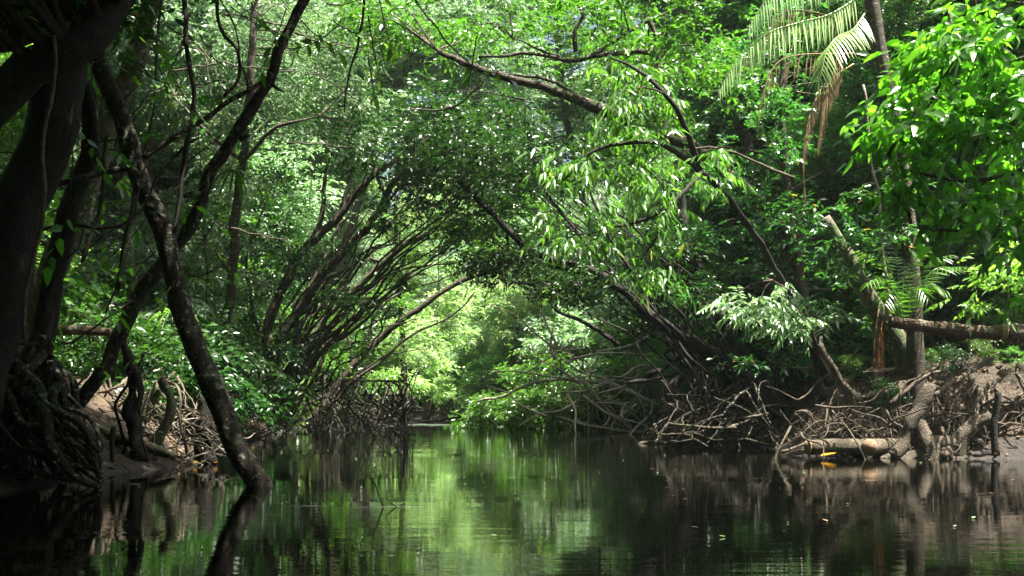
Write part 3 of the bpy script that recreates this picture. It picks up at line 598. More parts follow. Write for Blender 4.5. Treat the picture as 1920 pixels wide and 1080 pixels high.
# pale brushy crowns and bare grey branches, upper left
tree('pale_leaved_tree', 'tall grey-green small-leaved tree with bare pale twigs, sunlit behind the crossing trunks', 'tree', 24,
     [([(430, 770, 27), (425, 620, 27), (440, 450, 26), (455, 300, 25), (470, 150, 24), (480, -50, 24)], .15, .08), ([(455, 300, 25), (520, 240, 24), (600, 220, 24)], .06, .02),
      ([(455, 300, 25), (380, 240, 24), (330, 180, 24)], .06, .02)],
     [(400, 120, 26, 130, 110, 2), (540, 80, 26, 130, 110, 2), (470, 270, 26, 120, 90, 1.6), (600, 210, 27, 110, 90, 1.6), (640, 60, 28, 120, 90, 2), (360, 420, 28, 120, 90, 1.5), (440, 510, 29, 90, 80, 1.3)],
     'leaf_pale', 'bark', pads=4.0, per=22, ntw=.8, size=.15, aspect=.36, k=10, L=.55)
for k, pts in enumerate(([(300, 135, 22), (380, 122), (480, 128), (560, 135), (620, 140)], [(540, 265, 22), (600, 270), (650, 268)], [(330, 55, 22), (370, 90), (420, 160), (440, 200)], [(290, 180, 22), (350, 160), (420, 150), (470, 175)],
                         [(350, 80, 22), (390, 130), (400, 200), (392, 260)], [(440, 430, 24), (480, 440), (530, 455), (545, 480)], [(600, 150, 24), (640, 170), (700, 200), (760, 215)], [(560, 60, 23), (620, 90), (680, 85), (740, 130)])):
    vine('bare pale grey twig in the sunlit foliage behind the crossing trunks', pts, .022, .008, 'wood', 'branch', 'bare_branch', 'bare pale twigs upper left', jit=.1)

# ---------------------------------------------------------------- right side trees
tree('arching_tree', 'dark tree leaning left over the river from the right bank, with low bare limbs', 'tree', 28,
     [([(1500, 805), (1440, 742), (1385, 695), (1320, 655), (1275, 628), (1222, 592), (1175, 552), (1130, 520), (1090, 500), (1000, 470), (920, 400), (860, 330)], .22, .07),
      ([(1335, 668), (1300, 678), (1282, 694), (1215, 712), (1172, 717)], .10, .05), ([(1310, 650), (1275, 672), (1240, 690), (1215, 703)], .10, .07),
      ([(1258, 815), (1262, 770), (1258, 740), (1275, 700), (1302, 662)], .26, .09), ([(1262, 680), (1245, 662), (1270, 650), (1300, 645)], .07, .05),
      ([(1175, 552), (1120, 480), (1050, 400), (1000, 300), (985, 190)], .08, .03), ([(1130, 520), (1040, 500), (960, 480), (950, 440)], .06, .03),
      ([(1222, 592), (1180, 500), (1130, 420), (1090, 300)], .07, .03), ([(1000, 470), (960, 520), (985, 535), (1000, 536)], .06, .03),
      ([(1160, 650), (1110, 612), (1060, 590), (1040, 580)], .08, .03)],
     [(960, 350, 28, 120, 90, 2.2), (1060, 480, 28, 130, 60, 2.0), (1180, 480, 29, 120, 70, 1.8), (860, 300, 28, 110, 80, 2.0), (1010, 230, 28, 100, 70, 2.0), (1290, 560, 29, 90, 60, 1.4), (900, 450, 28, 90, 50, 1.6),
      (780, 240, 29, 100, 60, 2.0), (1150, 570, 29, 80, 30, 1.2), (1040, 560, 28.5, 60, 25, 1)],
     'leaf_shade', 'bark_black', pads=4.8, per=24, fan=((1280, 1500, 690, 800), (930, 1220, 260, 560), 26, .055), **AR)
tree('twin_stem_tree', 'two dark upright trunks close together on the shaded right bank', 'tree', 29,
     [([(1470, 780), (1420, 700), (1350, 600), (1310, 520), (1285, 430), (1270, 300)], .26, .12), ([(1480, 780), (1455, 680), (1440, 560), (1420, 400), (1400, 250)], .20, .12)],
     [(1340, 440, 29.5, 120, 90, 1.5), (1440, 330, 30, 110, 90, 1.5), (1340, 180, 30, 120, 100, 2.0), (1480, 520, 30, 90, 80, 1.2)], 'leaf_dark', 'bark_black', pads=3.4, per=24, **AR)
tree('high_arched_tree', 'tree whose thick brown limb bends left high over the river at the top centre', 'tree', 23,
     [([(1560, 780, 27.5), (1500, 560, 27.5), (1440, 400, 27), (1350, 310, 26), (1230, 250, 24.5), (1135, 208, 23), (1060, 177, 23), (1000, 158, 23), (930, 143, 23), (880, 125, 23), (820, 95, 23)], .20, .06),
      ([(1100, 195), (1060, 165), (1010, 145), (960, 140)], .05, .03), ([(1240, 100), (1180, 95), (1110, 106), (1060, 112), (1000, 98), (940, 105), (900, 107)], .07, .03),
      ([(1250, 260), (1240, 170), (1235, 90), (1200, 20)], .08, .05), ([(1080, 95), (1075, 60), (1098, 15), (1110, -40)], .06, .03), ([(1060, 112), (1000, 85), (960, 70)], .04, .015),
      ([(1110, 106), (1180, 60), (1260, 20)], .05, .03), ([(900, 160), (850, 200), (790, 205), (760, 200)], .03, .012)],
     [(900, 40, 24, 150, 60, 1.6), (1060, 40, 24, 110, 60, 1.6), (1180, 40, 22, 120, 80, 1.6), (780, 90, 25, 110, 50, 1.6), (1250, 150, 22, 110, 90, 1.6), (1230, 245, 21.5, 60, 35, .7), (1180, 215, 21.5, 40, 30, .5), (1350, 60, 22, 110, 100, 1.6), (760, 20, 25, 110, 50, 1.6)],
     'leaf', 'bark', pads=4.0, per=24, ntw=.7, size=.16, aspect=.42, k=9, L=.5)
HG = dict(size=.185, aspect=.29, k=9, L=.5, big=True, hang=.75, droop=.45, pinn=.8, curl=.35, jitter=.3)
tree('drooping_leaf_tree', 'bright green tree with long drooping leaves hanging over the river right of centre', 'tree', 19,
     [([(1560, 720, 23), (1480, 560, 22), (1400, 420, 20), (1320, 320, 19), (1220, 270, 18), (1120, 280, 18), (1060, 340, 18)], .09, .02), ([(1320, 320, 19), (1260, 380, 18), (1180, 420, 18), (1080, 440, 18)], .06, .015),
      ([(1260, 380, 18), (1230, 440, 18), (1200, 500, 18)], .04, .01), ([(1320, 320, 19), (1270, 200, 18), (1200, 130, 18), (1150, 110, 18)], .06, .015)],
     [(1150, 290, 18, 95, 60, 1.2), (1250, 330, 18.5, 90, 70, 1.2), (1080, 400, 18, 60, 45, .8), (1230, 420, 18.5, 70, 50, .9), (1180, 180, 18.5, 90, 50, 1.2), (1080, 460, 18, 40, 22, .5), (1210, 500, 18.5, 55, 25, .6)],
     'leaf_bright', 'bark_black', pads=8, per=10, ntw=.5, **HG)
tree('glossy_leaved_tree', 'dark glossy-leaved tree between the drooping bright foliage and the palm', 'tree', 24,
     [([(1560, 770), (1530, 640), (1500, 500), (1478, 380), (1465, 200), (1470, 20)], .14, .08), ([(1500, 500), (1480, 340), (1430, 290), (1360, 278), (1310, 290)], .05, .015)],
     [(1420, 250, 24, 90, 80, 1.2), (1480, 400, 24.5, 90, 80, 1.2), (1390, 420, 24.5, 80, 60, 1.2), (1450, 100, 25, 110, 90, 1.4), (1560, 330, 25, 80, 90, 1.2), (1430, 530, 25, 80, 50, 1.0), (1570, 160, 25.5, 80, 90, 1.2), (1640, 300, 26, 90, 120, 1.2), (1700, 480, 26, 120, 70, 1.0), (1540, 620, 26, 80, 50, .9), (1340, 560, 24, 70, 50, .8), (1420, 660, 24.5, 80, 40, .7), (1330, 330, 24, 70, 60, 1.0), (1500, 220, 23.5, 60, 60, .8), (1600, 420, 24, 60, 60, .8), (1640, 200, 24, 60, 80, .8)],
     'leaf_dark', 'bark', pads=4.2, per=22, ntw=.7, size=.16, aspect=.45, k=9, L=.45)
vine('bare pale branch reaching across the glossy dark foliage below the palm', [(1280, 283, 21), (1330, 275), (1380, 285), (1430, 310), (1490, 335)], .02, .03, 'wood', 'branch', 'bare_branch')
tree('overhanging_tree', 'near tree with large vivid green leaves hanging in from the right edge', 'tree', 11,
     [([(2350, 900, 12.5), (2250, 600, 12), (2120, 300, 11.4), (2010, 60, 11), (1900, -40, 11), (1780, 10, 11)], .22, .02), ([(2120, 300, 11.4), (1980, 280, 11), (1840, 250, 11), (1720, 230, 11)], .06, .012),
      ([(2120, 300, 11.4), (1990, 420, 11), (1880, 440, 11), (1800, 435, 11), (1720, 428, 11)], .04, .008), ([(1980, 280, 11), (1860, 330, 11), (1740, 330, 11), (1660, 290, 11)], .03, .008)],
     [(1900, 60, 11, 150, 90, .9), (1790, 130, 11, 90, 70, .7), (1880, 240, 11, 110, 90, .8), (1740, 250, 10.8, 75, 40, .5), (1860, 380, 11, 80, 60, .6), (1700, 330, 11, 50, 35, .35), (1660, 245, 10.8, 40, 22, .3), (1960, 450, 11, 80, 120, .8)],
     'leaf_vivid', 'bark', pads=40, per=6, ntw=.5, tight=.16, size=.175, aspect=.42, k=8, L=.42, big=True, hang=.25, curl=.3, jitter=.42, up=.35)
tree('understory_shrub', 'shrub with pale bluish-green paired leaves leaning out below the glossy tree', 'shrub', 21,
     [([(1560, 720, 22.5), (1530, 640, 22), (1500, 570, 21.5), (1450, 530, 21)], .05, .015)],
     [(1470, 540, 21, 60, 40, .6), (1440, 590, 21, 45, 30, .5), (1510, 600, 21, 45, 40, .5), (1400, 560, 21, 30, 25, .4)],
     'leaf_pale', 'bark', pads=12, per=8, size=.2, aspect=.3, k=9, L=.5, big=True, hang=.35, pinn=.85, jitter=.15)
tree('young_tree', 'thin pale straight stem left of the palm trunk', 'tree', 20, [([(1664, 600), (1658, 470), (1648, 400), (1640, 320), (1628, 240), (1618, 160)], .035, .025)], [(1610, 480, 20.4, 50, 40, .5), (1640, 560, 20.4, 60, 30, .5), (1680, 400, 19.6, 50, 50, .4), (1700, 300, 19.6, 40, 50, .4), (1640, 330, 20.3, 50, 50, .5)], 'leaf_dark', 'bark_pale', pads=14, per=8, size=.15, aspect=.4, k=8, L=.4)
tree('understory_shrub', 'fresh light green shrub at the right edge above the fallen log', 'shrub', 19,
     [([(1905, 640), (1890, 560), (1880, 500)], .03, .01)], [(1890, 480, 19, 50, 50, .5), (1860, 530, 19, 40, 45, .4), (1910, 560, 19, 40, 40, .4)], 'leaf_yellow', 'bark', pads=14, per=8, size=.17, aspect=.4, k=8, L=.4, big=True)

# palm with arching and dead fronds
def frond(pts, r, n, ll, wd, mat, name='frond', parent=None, hang=.8, spread=1.0, dense=1.0, sweep=.4):
    tb = Tubes(); ln = tb.add([[*P(*p[:3]), r * (1 - .8 * k / (len(pts) - 1))] for k, p in enumerate(pts)], 5, .08, 0, 0)
    c = ln[:, :3]; tn = unit(np.gradient(c, axis=0)); idx = np.linspace(len(c) * .12, len(c) - 1, n).astype(int); parts = []
    for sd in (-1, 1):
        pos = c[idx]; tt = tn[idx]; s = unit(np.cross(tt, [0, 0, 1.0])) * sd; f = idx / len(c)
        d = tt * sweep + s * spread + np.array([0, 0, -hang]) + rng.normal(0, .06, (n, 3)); d = unit(d)
        l_ = ll * np.sin(np.clip(f * 2.6 + .35, 0, 2.9)) ** .6 * rng.uniform(.85, 1.1, n)
        seg = np.linspace(0, 1, 5)[None, :, None]; pc = pos[:, None] + d[:, None] * l_[:, None, None] * seg + np.array([0, 0, -1]) * (.35 * hang + .1) * l_[:, None, None] * seg ** 2
        W = unit(np.cross(d, tt))[:, None] * 0 + unit(tt)[:, None]; wv = wd * np.array([.5, 1, .9, .55, .04])[None, :, None]
        V = np.stack([pc - W * wv / 2, pc + W * wv / 2], 2).reshape(-1, 3); b = (np.arange(n) * 10)[:, None]
        Q = np.concatenate([b + [2 * i, 2 * i + 1, 2 * i + 3, 2 * i + 2] for i in range(4)]); parts.append((V, np.zeros((0, 3), int), Q))
    v, _, q = cat_mesh(parts); nv = len(v); tv = np.vstack(tb.V); V = np.vstack([v, tv]); Q = np.vstack([q, np.vstack(tb.Q) + nv]); T = np.vstack(tb.T) + nv
    return link(name, make_mesh(name, V, T, Q, False, M[mat]), parent)
pr = root('palm_tree', P(1700, 640, 20), 'palm with sunlit arching fronds and brown dead fronds hanging down, upper right', 'palm tree')
tb = Tubes(); tb.add(stem_pts(([(1718, 760), (1716, 660), (1712, 560), (1700, 400), (1680, 250), (1655, 120), (1640, 40), (1625, -60)], .18, .13), 20), 12, .12, 0, .06); link('trunk', tb.mesh('palm_trunk', M['bark']), pr)
frond([(1630, -40, 20), (1580, -60, 19.6), (1510, -55, 19.2), (1450, -15, 18.9), (1405, 45, 18.8)], .025, 44, .62, .042, 'frond', parent=pr, hang=1.0, spread=.35, sweep=.1)
frond([(1630, -20, 20), (1560, 25, 19.5), (1500, 42, 19.2), (1440, 62, 19), (1390, 105, 18.9), (1350, 165, 18.8)], .025, 46, .52, .042, 'frond', parent=pr, hang=.9, spread=.3, sweep=.15)
frond([(1625, 20, 20), (1600, 55, 19.6), (1572, 68, 19.2), (1552, 92, 19.0), (1540, 135, 18.9), (1532, 170, 18.9)], .022, 40, .66, .045, 'frond', parent=pr, hang=.55, spread=.9, sweep=.5)
frond([(1600, 120, 20), (1545, 160, 19.7), (1515, 230, 19.5), (1506, 310, 19.4), (1512, 385, 19.3)], .02, 54, .34, .026, 'frond_dead', 'dead_frond', pr, hang=2.2, spread=.12)
frond([(1590, 90, 20), (1560, 140, 19.7), (1545, 190, 19.5), (1533, 265, 19.4)], .02, 40, .42, .026, 'frond_dead', 'dead_frond', pr, hang=2.2, spread=.15)
frond([(1640, 120, 20), (1690, 130, 19.8), (1720, 160, 19.7), (1730, 200, 19.6)], .02, 24, .45, .018, 'frond_dead', 'dead_frond', pr, hang=1.5, spread=.3)
frond([(1600, 100, 20.4), (1470, 110, 20.3), (1430, 180, 20.2), (1420, 250, 20.2)], .02, 24, .3, .018, 'frond_dead', 'dead_frond', pr, hang=2.2, spread=.15)
for px, py in ((1400, 110), (1420, 75)): frond([(1600, 40, 20.2), (1480, 20, 19.8), (px + 30, py - 30, 19.6), (px, py, 19.5)], .015, 14, .3, .018, 'frond_dead', 'dead_frond', pr, hang=1.5, spread=.3)
sp = root('small_palm', P(1690, 625, 19.6), 'small low palm with fine dark green fronds above the fallen log', 'palm tree')
for k, (x, y, yy) in enumerate([(1612, 470, 19.4), (1640, 455, 19.8), (1670, 448, 20.2), (1730, 470, 19.3), (1780, 478, 19.6), (1800, 500, 20), (1625, 530, 19), (1740, 560, 19), (1660, 570, 18.9), (1775, 545, 19.3), (1700, 450, 20.3)]):
    frond([(1692, 600, 19.6), ((1692 + x) / 2, (600 + y) / 2 - 40, (19.6 + yy) / 2), (x, y, yy)], .012, 26, .38, .022, 'leaf_bright' if k % 3 == 0 else 'leaf', parent=sp, hang=.4, spread=.8, sweep=.7)
frond([(1655, 600, 20), (1650, 630, 19.8), (1645, 665, 19.7)], .015, 26, .5, .018, 'frond_red', 'dead_frond', sp, hang=2.5, spread=.35)
frond([(1648, 580, 20), (1640, 630, 19.8), (1638, 690, 19.7)], .015, 26, .45, .014, 'frond_dead', 'dead_frond', sp, hang=2.5, spread=.35)

tree('leaning_dead_tree', 'lichened brown trunk leaning left on the right bank, broken off at the top', 'tree', 20.6,
     [([(1716, 780), (1710, 715), (1694, 660), (1668, 620), (1640, 570), (1612, 525), (1598, 495), (1570, 445), (1545, 408)], .27, .11)], [(1560, 540, 20.2, 35, 35, .4), (1560, 430, 20.2, 45, 30, .4), (1540, 400, 20.1, 40, 25, .4), (1590, 470, 21, 50, 40, .5), (1660, 540, 21.2, 60, 40, .5)], leaf='leaf_dark', bark='bark_moss', jit=.03, flare=1.5, pads=14, per=8, size=.16, aspect=.4, k=8, L=.4)
# ---------------------------------------------------------------- logs, stumps, roots and sticks on the banks
def log(name, label, cat, pts, r0, r1, mat='wood', cut=None, jit=.02, sides=12, group=None, extra=(), rough=.12):
    """a bole, and if cut is given a sawn face at that end (part)"""
    o = stem_pts((pts, r0, r1), pts[0][2]); rt = root(name, o[0][:3], label, cat, group); tb = Tubes(); ln = tb.add(o, sides, .08, jit, rough)
    for e in extra: tb.add(stem_pts(e, pts[0][2]), 7, .08, jit, .12)
    link('bole', tb.mesh(name, M[mat]), rt)
    for c in (cut or ()):
        k = 0 if c == 0 else len(ln) - 1; p0 = ln[k, :3]; d = unit(ln[k, :3] - ln[1 if c == 0 else k - 1, :3]); t2 = Tubes()
        t2.add(np.array([[*(p0 + d * .0), ln[k, 3] * 1.03], [*(p0 + d * .035), ln[k, 3] * 1.0]]), 16, raw=True, rough=.03); link('cut_end', t2.mesh('cut_end', M['cut']), rt)
    return rt
log('fallen_log', 'long red-brown fallen log lying level across the top of the right bank', 'log', [(1668, 603, 19.5), (1740, 613, 19.4), (1810, 619, 19.3), (1880, 624, 19.2)], .125, .14, 'wood_brown', cut=[1], rough=.2, jit=.01)
log('fallen_log', 'shorter grey log butted against the end of the red-brown log at the right edge', 'log', [(1884, 622, 19.1), (1930, 626, 19.1), (2050, 634, 19.1)], .165, .18, 'wood', cut=[0])
log('sawn_log', 'smooth grey sawn log lying at the waterline with its round cut end to the left', 'log', [(1517, 839, 18.9), (1560, 837, 19), (1630, 836, 19.3)], .14, .15, 'wood', cut=[0], rough=.03)
log('sawn_log', 'sawn log pointing at the viewer, its narrow oval cut face standing over the water', 'log', [(1630, 838, 18.7), (1665, 836, 19.2), (1700, 834, 19.8)], .155, .15, 'wood', cut=[0], rough=.03)
log('root_stump', 'big weathered stump with a forked upright limb standing in the water at the right bank', 'stump', [(1672, 856, 18.9), (1692, 838), (1708, 800), (1722, 770), (1738, 740), (1748, 722)], .12, .13, 'wood', rough=.22,
    extra=(([(1740, 870, 18.9), (1738, 845), (1730, 815), (1722, 780)], .30, .12), ([(1735, 850, 18.9), (1780, 845), (1805, 818), (1830, 792), (1856, 780)], .16, .12), ([(1800, 870, 18.9), (1802, 845), (1808, 820), (1830, 800)], .2, .1),
           ([(1685, 868, 18.8), (1720, 852), (1770, 846), (1815, 856), (1835, 868)], .10, .16), ([(1715, 860, 18.9), (1745, 835), (1780, 832), (1812, 845)], .16, .14), ([(1712, 790), (1718, 760), (1728, 738), (1740, 722)], .07, .05), ([(1770, 860, 18.7), (1775, 835), (1765, 800)], .16, .05), ([(1745, 728), (1752, 718), (1764, 722)], .05, .03), ([(1650, 862, 18.8), (1680, 850), (1700, 835)], .06, .1),
           ([(1700, 868, 18.6), (1715, 850), (1740, 840)], .08, .1)))
log('leaning_pole', 'straight pale pole propped from the stump up to the bank top', 'pole', [(1752, 742, 18.8), (1800, 708, 19.1), (1860, 672, 19.4)], .045, .05, 'wood', rough=.05)
log('fallen_branch', 'leaning grey dead stem rising left from the root tangle', 'log', [(1612, 752, 19.6), (1592, 732), (1570, 705), (1552, 672), (1538, 645)], .075, .06, 'wood')
log('post', 'dark upright post standing in the right bank mud', 'post', [(1866, 850, 18.6), (1864, 800), (1868, 760), (1870, 735)], .07, .06, 'bark_black')
log('curved_snag', 'smooth brown curved dead trunk standing on the left bank', 'stump', [(272, 868, 16.2), (282, 845), (296, 825), (312, 795), (320, 765), (317, 735), (308, 712)], .12, .05, 'bark_moss', extra=(([(318, 745), (300, 715), (316, 706)], .05, .01),))
log('fallen_log', 'dark log sloping down into the water on the left bank', 'log', [(135, 792, 15.8), (175, 803), (225, 822), (262, 832), (300, 845), (330, 856)], .10, .075, 'bark_moss')
log('fallen_log', 'brown log lying level between the left trunks above the roots', 'log', [(70, 628, 17), (110, 620), (150, 618), (205, 622)], .09, .08, 'wood_brown')
log('post', 'dark rotten post with a pale broken top between curved snag and lichened trunk', 'post', [(386, 868, 17.2), (384, 820), (386, 780), (380, 748)], .12, .13, 'bark_black', rough=.35, jit=.05, extra=(([(380, 760, 17.2), (374, 745), (372, 735)], .05, .01), ([(386, 760, 17.2), (392, 745), (398, 742)], .05, .01), ([(382, 800, 17.1), (372, 830), (366, 868)], .05, .03), ([(388, 810, 17.1), (400, 840), (406, 868)], .05, .03)))
log('hollow_stump', 'dark fibrous stump wrapped in hanging roots behind the slanting trunk', 'stump', [(262, 862, 15.6), (252, 800), (244, 740), (240, 690), (233, 640), (240, 600), (236, 560)], .12, .05, 'bark_black', rough=.4, jit=.07, extra=(([(250, 790, 15.5), (262, 740), (258, 700), (268, 660)], .06, .015), ([(240, 700, 15.4), (228, 750), (232, 820), (226, 868)], .02, .03), ([(248, 690, 15.4), (262, 760), (270, 820), (276, 868)], .02, .03)))
log('stump', 'short mossy stump with shelf fungus at its top on the left bank', 'stump', [(268, 790, 17), (276, 760), (290, 735), (300, 722)], .11, .09, 'bark_moss')
log('post', 'black square post standing in the far water near the left bank', 'post', [(747, 798, 50), (746, 770), (747, 744)], .19, .17, 'bark_black', rough=.05)
log('thin_post', 'slim dark stick standing in the water by the left roots', 'post', [(212, 875, 15), (213, 830), (215, 800)], .03, .04, 'bark_black')

def root_mass(name, label, n, src, dst, mat='root', r=(.015, .05), cat='roots', group=None, sag=.15, parent=None):
    """roots from a strip on the bank top (src: px0, px1, py0, py1, Y0, Y1) to a strip at the foot (dst)"""
    tb = Tubes()
    for _ in range(n):
        u = rng.random(); a = P(src[0] + (src[1] - src[0]) * np.clip(u + rng.normal(0, .12), 0, 1), rng.uniform(src[2], src[3]), rng.uniform(src[4], src[5]))
        b = P(dst[0] + (dst[1] - dst[0]) * np.clip(u + rng.normal(0, .34), 0, 1), rng.uniform(dst[2], dst[3]), rng.uniform(dst[4], dst[5]))
        l_ = np.linalg.norm(b - a); r0 = rng.uniform(*r); pts = [[*a, r0]]
        for f in (.25, .5, .75): pts.append([*(a + (b - a) * f + rng.normal(0, .05 * l_, 3) + [0, -.15, -sag * l_ * math.sin(f * 3.14) * rng.uniform(-.6, 1)]), r0 * (1 - f * .5)])
        pts.append([*b, r0 * .35])
        if sag < .3 and src[0] > 400:      # lie on the bank, not above it
            q = np.array(pts); gz = ground_z(q[:, 0], q[:, 1]); lift = rng.uniform(.02, .32)
            q[:-1, 2] = np.minimum(q[:-1, 2], np.where(gz[:-1] > 0, gz[:-1] + lift * np.array([-.3, 1, 1.2, 1]), 9)); q[0, 2] = min(q[0, 2], max(gz[0], 0) - .03 + 1e-3 if gz[0] > 0 else q[0, 2]); pts = q.tolist()
        tb.add(pts, 6, .12, .03, .15)
    me = tb.mesh(name, M[mat])
    if parent is not None: return link('roots', me, parent)
    return single(name, me, label, cat, group)
root_mass('root_tangle', 'thick black roots spilling down the left bank under the huge trunk', 170, (-80, 110, 660, 740, 12.0, 13.6), (-60, 190, 840, 912, 11.6, 13.4), 'bark_shade', (.02, .075))
root_mass('root_tangle', 'wiry roots hanging over the pale soil of the left bank', 40, (60, 330, 690, 745, 17, 19), (130, 420, 800, 865, 16.4, 17.6), 'root', (.008, .03))
root_mass('root_tangle', 'fringe of brown roots trailing from the left bank below the arching trees', 110, (420, 760, 700, 765, 26, 44), (430, 760, 795, 812, 25, 44), 'bark_shade', (.01, .04))
root_mass('root_tangle', 'shaded tangle of long roots at the foot of the dark right bank trees', 110, (1240, 1620, 690, 770, 21, 31), (1230, 1560, 800, 850, 20.5, 30), 'bark_shade', (.008, .035), sag=.12)
root_mass('root_tangle', 'sunlit tangle of grey-brown roots and sticks piled above the sawn logs', 80, (1560, 1760, 690, 760, 19.6, 20.4), (1490, 1700, 770, 846, 19.1, 19.8), 'root', (.007, .03), sag=.2)
root_mass('root_tangle', 'exposed roots hanging down the eroded soil face at the right edge', 80, (1760, 1990, 645, 740, 19.2, 19.9), (1780, 1990, 780, 852, 18.9, 19.4), 'root', (.008, .032))
root_mass('root_tangle', 'thin dry roots under the leaning brown trunk above the soil', 60, (1600, 1740, 650, 700, 19.8, 20.6), (1600, 1800, 720, 780, 19.3, 20), 'root', (.006, .02))
# dry sticks: a first one of each heap, then copies of its mesh
def sticks(label, cat, group, n, box, ln, r, mat='wood', tilt=.5, name='dry_stick'):
    px0, px1, py0, py1, Y0, Y1 = box; src = []
    for k in range(min(n, 5)):
        tb = Tubes(); l_ = 1.0
        tb.add([[0, 0, 0, r], [.33, rng.normal(0, .05), rng.normal(.02, .06), r * .9], [.66, rng.normal(0, .07), rng.normal(.03, .07), r * .7], [1, 0, 0, r * .4]], 6, .08, .0, .12); src.append(tb.mesh(name, M[mat]))
    for k in range(n):
        o = bpy.data.objects.new(name, src[k % len(src)]); col.objects.link(o)
        o.location = P(rng.uniform(px0, px1), rng.uniform(py0, py1), rng.uniform(Y0, Y1)); o.rotation_euler = (rng.uniform(0, 6), rng.normal(0, tilt), rng.uniform(0, 6.28)); s = rng.uniform(*ln); o.scale = (s, s * .8, s * .8)
        tag(o, label, cat, group)
sticks('dry grey stick lying in the root tangle above the sawn logs', 'stick', 'sticks piled on the right bank', 36, (1480, 1850, 745, 842, 18.7, 19.6), (.35, 1.1), .028)
sticks('brown stick lying along the shaded water edge under the right bank trees', 'stick', 'sticks along the shaded right waterline', 50, (1270, 1500, 770, 828, 22, 29), (.6, 1.8), .03, 'bark', .25)
sticks('pale broken stick caught at the left waterline between snag and lichened trunk', 'stick', 'sticks caught at the left waterline', 60, (240, 430, 785, 868, 16.0, 17.0), (.2, .75), .022, 'driftwood', .6)
sticks('short stick in the shadow of the left bank soil', 'stick', 'sticks on the left bank soil', 24, (110, 260, 740, 850, 15.6, 17.2), (.3, .8), .02, 'root', .4)
sticks('pale stick washed up on the far left bank by the black post', 'stick', 'sticks on the far left bank', 24, (620, 760, 765, 795, 44, 52), (.8, 2.2), .04, 'wood', .35)
vine('white crooked stick standing up from the left waterline', [(352, 850, 16.6), (347, 820), (338, 790), (335, 768)], .03, .02, 'wood', 'stick', 'dry_stick')
vine('pale curled twig right of the lichened trunk above the water', [(455, 795, 13), (465, 800), (474, 793), (470, 812)], .015, .008, 'wood', 'stick', 'dry_stick')
vine('white forked stick poking out at the left end of the sawn log', [(1465, 848, 18.6), (1485, 843), (1500, 838), (1512, 830)], .035, .02, 'wood', 'stick', 'dry_stick')
vine('thin pale stick slanting down left of the sawn logs', [(1460, 770, 20), (1478, 790), (1495, 808), (1503, 822)], .018, .012, 'wood', 'stick', 'dry_stick')
vine('pale horizontal branch low over the water in front of the right stump', [(1252, 758, 27), (1290, 760), (1330, 753), (1368, 748)], .05, .06, 'wood', 'branch', 'bare_branch')
vine('curving root loop above the sawn logs', [(1692, 720, 19), (1688, 760), (1695, 720), (1720, 708), (1752, 690)], .03, .02, 'wood', 'root', 'exposed_root')
vine('thick pale exposed root curving along the right bank', [(1670, 760, 19.2), (1700, 730), (1730, 708), (1775, 694)], .05, .035, 'wood', 'root', 'exposed_root')
vine('pale root wriggling down to the stump', [(1660, 770, 19), (1672, 790), (1690, 800), (1695, 812)], .025, .015, 'wood', 'root', 'exposed_root')

# fallen tree in mid river
ft = root('fallen_tree', P(1245, 800, 40), 'fallen tree with bare pale arching branches and its leafy end in the water', 'tree')
tb = Tubes()
for pts, a, b in (([(1250, 770), (1200, 747), (1150, 724), (1088, 712), (1040, 714), (1010, 716), (975, 726), (940, 746), (895, 753)], .09, .05), ([(1085, 632), (1060, 648), (1035, 668), (1005, 690), (985, 700)], .04, .035),
                  ([(1240, 765), (1180, 735), (1130, 710), (1080, 688), (1050, 668)], .06, .03), ([(1086, 635), (1095, 680), (1088, 712), (1062, 750)], .05, .04), ([(1035, 615), (1032, 650), (1045, 672)], .04, .08),
                  ([(1190, 738), (1205, 770), (1212, 800)], .04, .03), ([(1130, 712), (1105, 745), (1095, 760)], .04, .02), ([(1010, 716), (995, 700), (1015, 690)], .04, .02), ([(1205, 790), (1150, 750), (1120, 735)], .03, .015), ([(1138, 600), (1125, 650), (1108, 712)], .025, .045)):
    tb.add(stem_pts((pts, a, b), 40), 6, .3, .1, .1)
link('branches', tb.mesh('fallen_branches', M['driftwood']), ft)
bl = [pix_blob(b) for b in [(985, 765, 43, 80, 30, 1.6), (880, 785, 45, 30, 12, 1), (1060, 735, 43, 60, 34, 1.2), (930, 770, 45, 60, 24, 1.6), (1000, 735, 44, 50, 22, 1.2), (900, 745, 46, 35, 18, 1), (1040, 700, 44, 40, 30, 1), (1090, 750, 42, 60, 25, 1.2), (1150, 760, 42, 50, 22, 1)]]
O, D, C = crown_points(bl, 6, 24); v, tt, q = sprays(O, D, size=.24, aspect=.4, k=9, L=.6); keep = None
link('crown', make_mesh('fallen_leaves', v, tt, q, False, M['leaf_bright']), ft)
vine('long thin branch lying on the water in front of the fallen tree', [(1037, 781, 42), (1080, 792, 40), (1140, 805, 37), (1200, 811, 35), (1280, 814, 33), (1330, 818, 32)], .09, .05, 'bark_moss', 'branch', 'floating_branch')
log('floating_snag', 'small pale snag breaking the water surface right of centre', 'snag', [(1195, 835, 26), (1215, 829), (1230, 828), (1250, 833)], .05, .04, 'wood')
tw = root('floating_twig', P(720, 952, 9.8), 'thin bent twig rising from the still water left of centre', 'twig'); tb = Tubes()
for pts, r0 in (([(722, 958), (712, 935), (705, 915), (697, 900), (683, 893), (676, 878), (684, 862), (676, 850)], .010), ([(698, 900), (699, 893)], .007), ([(684, 862), (693, 857)], .006), ([(745, 952), (733, 943), (724, 932), (728, 920), (734, 916)], .008)):
    tb.add(stem_pts((pts, r0, r0 * .4), 9.8), 5, .05, .008, .1)
link('stem', tb.mesh('twig', M['root']), tw)
